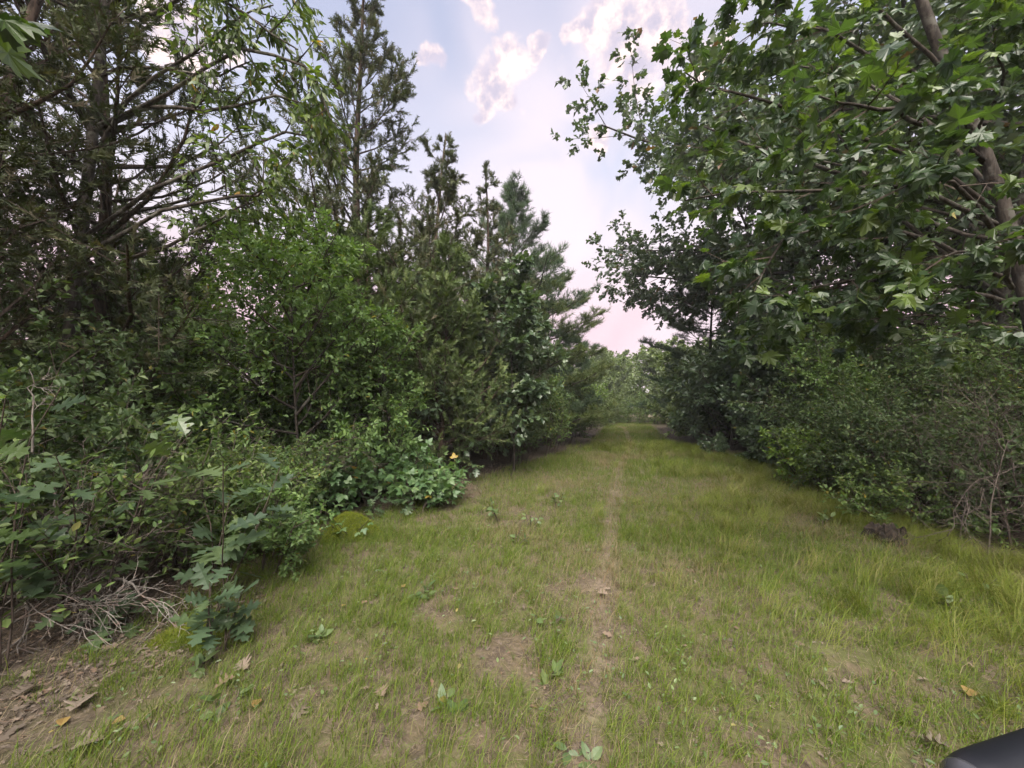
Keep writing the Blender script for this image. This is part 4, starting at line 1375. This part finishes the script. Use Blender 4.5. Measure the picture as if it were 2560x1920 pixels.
def fallen_leaves():
    global rng
    rng = np.random.default_rng(41)
    spots = [('tan curled oak leaf on the trail track', 1505, 1497, 'dead_leaf', .10), ('orange curled oak leaf beside the handlebar grip', 2330, 1880, 'dead_leaf', .12),
             ('yellowish torn leaf in the grass near the right edge', 2425, 1745, 'yellow_leaf', .075), ('yellow leaf in the dark litter at the lower left corner', 155, 1832, 'yellow_leaf', .055),
             ('orange leaf on the grass near the lower left', 295, 1830, 'yellow_leaf', .05), ('pale brown oak leaf flat in the lower left litter', 205, 1785, 'dead_leaf', .13),
             ('large pale oak leaf at the bottom edge on the left', 220, 1895, 'dead_leaf', .12), ('yellow leaf lying in the middle of the grass', 1008, 1478, 'yellow_leaf', .05),
             ('orange yellow leaf on the bare patch left of the middle', 860, 1530, 'yellow_leaf', .05), ('rusty leaf at the edge of the lower left grass', 640, 1785, 'yellow_leaf', .06),
             ('brown leaf in the grass between the oak seedling and the track', 955, 1757, 'dead_leaf', .08), ('small red brown leaf in the right hand grass', 1810, 1552, 'dead_leaf', .05),
             ('grey brown leaf on the bare patch at the bottom', 750, 1800, 'dead_leaf', .10), ('pinkish leaf among the litter below the oak seedling', 560, 1740, 'dead_leaf', .11),
             ('pink grey leaf near the foot of the oak seedling', 610, 1690, 'dead_leaf', .10), ('curled brown leaf on the left edge litter', 60, 1760, 'dead_leaf', .11)]
    for lb, u, v, mt, s in spots:
        d = dirpx(u, v)
        k = EYE / -d[2]
        p = np.array([0, 0, EYE]) + d * k
        z = float(ground_z(np.array([p[0]]), np.array([p[1]]))[0])
        root = thing('fallen_leaf', lb, 'leaf', (p[0], p[1], z), 'fallen leaves on the grass')
        a = rng.random() * 6.28
        rot = frames(np.array([[math.cos(a), math.sin(a), .12]]), np.array([[rng.normal(0, .3), rng.normal(0, .3), 1]]))[0]
        V, F = TPL['oak' if mt == 'dead_leaf' else 'oval6'][rng.integers(0, 3)]
        V = V * np.array([1.5, 1, 1]) + np.array([0, -.5, 0])
        V[:, 2] += .35 * V[:, 0] ** 2 * 2 + .1
        part('blade', mk_mesh('blade', (V @ rot.T) * s + np.array([0, 0, .022]), F, M[mt]), root)
    # litter nobody could count
    n = 9000
    y = 1.2 + 9 * rng.random(n) ** 1.3
    l, r = edges(y)
    side = rng.random(n)
    x = np.where(side < .62, l + .35 - np.abs(rng.normal(0, 1.1, n)), np.where(side < .8, r - .3 + np.abs(rng.normal(0, 1.2, n)), l + (r - l) * rng.random(n)))
    keep = ~((side >= .8) & (rng.random(n) < .5))
    x, y = x[keep], y[keep]
    n = len(x)
    a = rng.random(n) * 6.283
    d = np.stack([np.cos(a), np.sin(a), rng.normal(0, .15, n)], 1)
    rot = frames(d, np.array([0, 0, 1.0]) + rng.normal(0, .35, (n, 3)))
    p = np.stack([x, y, ground_z(x, y) + rng.uniform(.004, .03, n)], 1)
    o = crown(None, np.zeros(3), 'oak6', M['dead_leaf'], p, rot, rng.uniform(.015, .055, n) * np.where(rng.random(n) < .12, 1.4, 1), name='leaf_litter')
    tag(o, 'dead brown leaves scattered under the thickets and on the bare soil', 'litter', kind='stuff')
    # crumbled leaf bits and bark under the near thicket
    n = 13000
    x, y = rng.uniform(-4.6, -1.7, n), rng.uniform(1.2, 3.6, n)
    on = rng.random(n) < .45
    tx, ty = trail_points(n, 1.3, 5.5, 1.2, .1)
    keep = np.where(on, fnoise(tx, ty, 1.15, 31) + .35 * fnoise(tx, ty, 4.5, 37) - .17 < .40, x < edges(y)[0] + rng.normal(.25, .3, n))
    x, y = np.where(on, tx, x), np.where(on, ty, y)
    x, y = x[keep], y[keep]
    n = len(x)
    rot = frames(rng.normal(0, 1, (n, 3)) * np.array([1, 1, .3]), UP + rng.normal(0, .5, (n, 3)))
    o = crown(None, np.zeros(3), 'oak6', M['dead_leaf'], np.stack([x, y, ground_z(x, y) + rng.uniform(.002, .02, n)], 1), rot, rng.uniform(.010, .032, n), name='leaf_crumbs')
    tag(o, 'crumbled dead leaves and bark bits on the bare soil of the trail and its lower left corner', 'litter', kind='stuff')
    # fallen needles and straw on the bare soil
    n = 34000
    x, y = trail_points(n, 1.2, 11, 1.3, 1.0)
    x = np.where(rng.random(n) < .35, edges(y)[0] + .4 - 2.2 * rng.random(n), x)
    a = rng.random(n) * 6.283
    d = np.stack([np.cos(a), np.sin(a), rng.normal(0, .12, n)], 1)
    p = np.stack([x, y, ground_z(x, y) + rng.uniform(.002, .02, n)], 1)
    ln = rng.uniform(.03, .12, n)[:, None]
    s = np.stack([-np.sin(a), np.cos(a), 0 * a], 1) * .0013
    V = np.stack([p - s, p + s, p + d * ln], 1).reshape(-1, 3)
    o = part('straw', mk_mesh('straw', V, np.arange(n * 3).reshape(-1, 3), M['dead_leaf'], {'rnd': np.repeat(rng.random(n), 3)}))
    tag(o, 'dry straw and needles lying between the grass tufts', 'straw', kind='stuff')


fallen_leaves()


def weeds():
    """broad leaved weeds, each a small rosette or sprig"""
    global rng
    rng = np.random.default_rng(43)
    spots = [('leafy weed on the left half of the grass beside a bare patch', 1055, 1500, .12, 5, .075), ('weed sprig in the grass beyond the bramble runner', 1330, 1320, .22, 4, .07),
             ('pale weed sprig near the left edge of the trail', 1390, 1270, .30, 5, .08), ('weed sprig right of the oak seedling under the brambles', 1290, 1365, .2, 4, .07),
             ('star shaped pale weed in the long grass on the right', 2400, 1540, .16, 3, .10), ('white tipped weed sprig in the long grass on the right', 2440, 1480, .18, 3, .07),
             ('weed clump in front of the stump', 2050, 1320, .22, 5, .08), ('weed sprig at the foot of the bright bush', 1940, 1210, .35, 5, .09),
             ('plantain weed beside the track at the bottom', 1380, 1720, .07, 5, .08), ('dark weed rosette at the bottom middle', 1125, 1800, .08, 6, .08),
             ('weed rosette at the bottom edge right of the track', 1450, 1905, .07, 5, .07), ('fresh weed left of the lone oak seedling foot', 480, 1690, .12, 4, .08),
             ('yellow green weed below the oak seedling', 560, 1790, .10, 5, .07), ('weed sprig halfway up the left side of the track', 1370, 1580, .14, 4, .06),
             ('tall weed sprig on the left edge of the grass at mid distance', 1250, 1300, .30, 5, .08), ('weed rosette on the bare patch left of the middle', 800, 1600, .10, 5, .07)]
    for i, (lb, u, v, h, nl, s) in enumerate(spots):
        d = dirpx(u, v)
        p = np.array([0, 0, EYE]) + d * (EYE / -d[2])
        big_leaf_plant(lb, p[0], p[1], h, 3, nl, s, 'oval6', 'weed', 400 + i, 'weed_plant', lean=.6, droop=.1, group='weeds in the grass', singles=30)


weeds()


def stump():
    global rng
    rng = np.random.default_rng(47)
    base = np.array([4.35, 4.55, 0.0])
    root = thing('stump', 'dark rotten stump with bark flakes at the right edge of the grass', 'stump', base)
    nu, nv = 22, 7
    V = []
    for j in range(nv):
        f = j / (nv - 1)
        for i in range(nu):
            a = i * 2 * math.pi / nu
            r = (.20 - .08 * f) * (1 + .25 * math.sin(3 * a + 1) + rng.normal(0, .10)) * (1 if j < nv - 1 else .8)
            V.append((r * 1.3 * math.cos(a), r * math.sin(a), -.05 + .22 * f + (rng.normal(0, .035) if j > 3 else 0)))
    V.append((0, 0, .10))
    F = []
    for j in range(nv - 1):
        for i in range(nu):
            a, b = j * nu + i, j * nu + (i + 1) % nu
            F += [(a, b, b + nu), (a, b + nu, a + nu)]
    for i in range(nu):
        F.append(((nv - 1) * nu + i, (nv - 1) * nu + (i + 1) % nu, nv * nu))
    part('wood', mk_mesh('wood', np.array(V), np.array(F), M['rotten']), root)
    for k in range(5):
        a = rng.random() * 6.28
        pl = grow([(.26 * math.cos(a), .2 * math.sin(a), .03)], [(math.cos(a), math.sin(a), .35)], rng.uniform(.10, .22), 3, (0, 0, -.5), .1)
        Vt, Ft = tubes(pl, .028, .012, 5)
        part('root', mk_mesh('root', Vt * np.array([1, 1, .6]), Ft, M['bark_lichen']), root)


stump()


# ------------------------------------------------------------------ handlebar at the lower right corner
def handlebar():
    def plastic(name, c, rough):
        m = bpy.data.materials.new(name)
        m.use_nodes = True
        t = NT(m.node_tree)
        n = t.noise(t.n('ShaderNodeTexCoord').outputs['Object'], 300, 3, .6)
        b = t.n('ShaderNodeBump', {'Strength': .15, 'Distance': .001, 'Height': n})
        pr = t.n('ShaderNodeBsdfPrincipled', {'Base Color': c, 'Roughness': rough, 'Normal': b.outputs[0]})
        t.n('ShaderNodeOutputMaterial', {0: pr.outputs[0]})
        return m
    gloss = plastic('glossy_cap', (.05, .05, .06), .16)
    rub, met = plastic('black_rubber', (.005, .0055, .009), .45), plastic('dark_metal', (.03, .03, .035), .3)
    Yh = .36
    a = P(2466, 1978, Yh)
    ax_ = unit(np.array([1.0, .22, .035]))
    cx = a + ax_ * .36
    base = np.array([cx[0], cx[1], 0.0])
    root = thing('handlebar', 'black rubber handlebar grip poking into the lower right corner', 'handlebar', base)

    def lathe(name, prof, mat, o, d, parent=root):
        s1 = unit(np.cross(d, UP if abs(d[2]) < .9 else np.array([1.0, 0, 0])))
        s2 = np.cross(s1, d)
        n = 28
        V, F = [], []
        for (t, r) in prof:
            for i in range(n):
                th = i * 2 * math.pi / n
                V.append(o + d * t + (s1 * math.cos(th) + s2 * math.sin(th)) * r)
        for j in range(len(prof) - 1):
            for i in range(n):
                p, q = j * n + i, j * n + (i + 1) % n
                F += [(p, q, q + n), (p, q + n, p + n)]
        return part(name, mk_mesh(name, np.array(V) - base, np.array(F), mat, smooth=True), parent)
    g = [(-.024, .0005), (-.0235, .010), (-.020, .018), (-.012, .0235), (-.002, .0262), (.010, .0270), (.12, .0275), (.125, .0285), (.131, .0285), (.133, .011)]
    lathe('grip', g, rub, a, ax_)
    lathe('end_cap', [(-.0265, .0005), (-.0262, .009), (-.0235, .0175), (-.0195, .0200), (-.0150, .0238), (-.0120, .0246), (-.0110, .0205)], gloss, a, ax_)
    lathe('grip', g, rub, a + ax_ * .72, -ax_)
    lathe('bar', [(.02, .011), (.70, .011)], met, a, ax_)
    lathe('brake_clamp', [(.15, .012), (.15, .019), (.18, .019), (.18, .012)], met, a, ax_)
    mid = a + ax_ * .36
    back = np.cross(UP, ax_)
    col = [(0, .019), (.25, .019), (.25, .024), (mid[2] - .16, .024)]
    lathe('steering_column', col, met, mid, np.array([0, 0, -1.0]))
    # small wheel and footboard on the ground below the frame
    n, mseg = 30, 10
    V, F = [], []
    for i in range(n):
        th = i * 2 * math.pi / n
        for j in range(mseg):
            ph = j * 2 * math.pi / mseg
            r = .085 + .022 * math.cos(ph)
            V.append(back * r * math.cos(th) + UP * (r * math.sin(th) + .107) + ax_ * .022 * math.sin(ph))
            F += [(i * mseg + j, i * mseg + (j + 1) % mseg, ((i + 1) % n) * mseg + (j + 1) % mseg), (i * mseg + j, ((i + 1) % n) * mseg + (j + 1) % mseg, ((i + 1) % n) * mseg + j)]
    part('wheel', mk_mesh('wheel', np.array(V), np.array(F), rub, smooth=True), root)
    fb = np.array([[0, 0, .14], [0, -.12, .12], [0, -.6, .11]])[None]
    V, F = tubes(fb, .05, .05, 10)
    V = (V - np.array([0, 0, .12])) * np.array([1.3, 1, .45]) + np.array([0, 0, .12])
    part('footboard', mk_mesh('footboard', V, F, rub, smooth=True), root)
    V2 = np.array(bpy.data.objects[root.children[-2].name].data.vertices and [v.co for v in root.children[-2].data.vertices]) + np.array([0, -.62, 0])
    part('wheel', mk_mesh('wheel', V2, np.array(F if False else [tuple(p.vertices) for p in root.children[-2].data.polygons]), rub, smooth=True), root)


handlebar()
def haze():
    V = np.array([(x, y, z) for x in (-470, 470) for y in (-420, 560) for z in (-1.2, 16.5)], float)
    F = np.array([(0, 1, 3), (0, 3, 2), (4, 6, 7), (4, 7, 5), (0, 4, 5), (0, 5, 1), (2, 3, 7), (2, 7, 6), (0, 2, 6), (0, 6, 4), (1, 5, 7), (1, 7, 3)])
    m = bpy.data.materials.new('haze')
    m.use_nodes = True
    t = NT(m.node_tree)
    v = t.n('ShaderNodeVolumePrincipled', {'Color': (.9, .92, .98), 'Density': HAZE, 'Anisotropy': .2})
    t.n('ShaderNodeOutputMaterial', {1: v.outputs[0]})
    o = part('haze', mk_mesh('haze', V, F, m))
    tag(o, 'thin evening haze filling the air over the trail', 'haze', kind='stuff')


HAZE = 0.0014
haze()
print('triangles', NTRI[0], 'objects', len(bpy.data.objects))
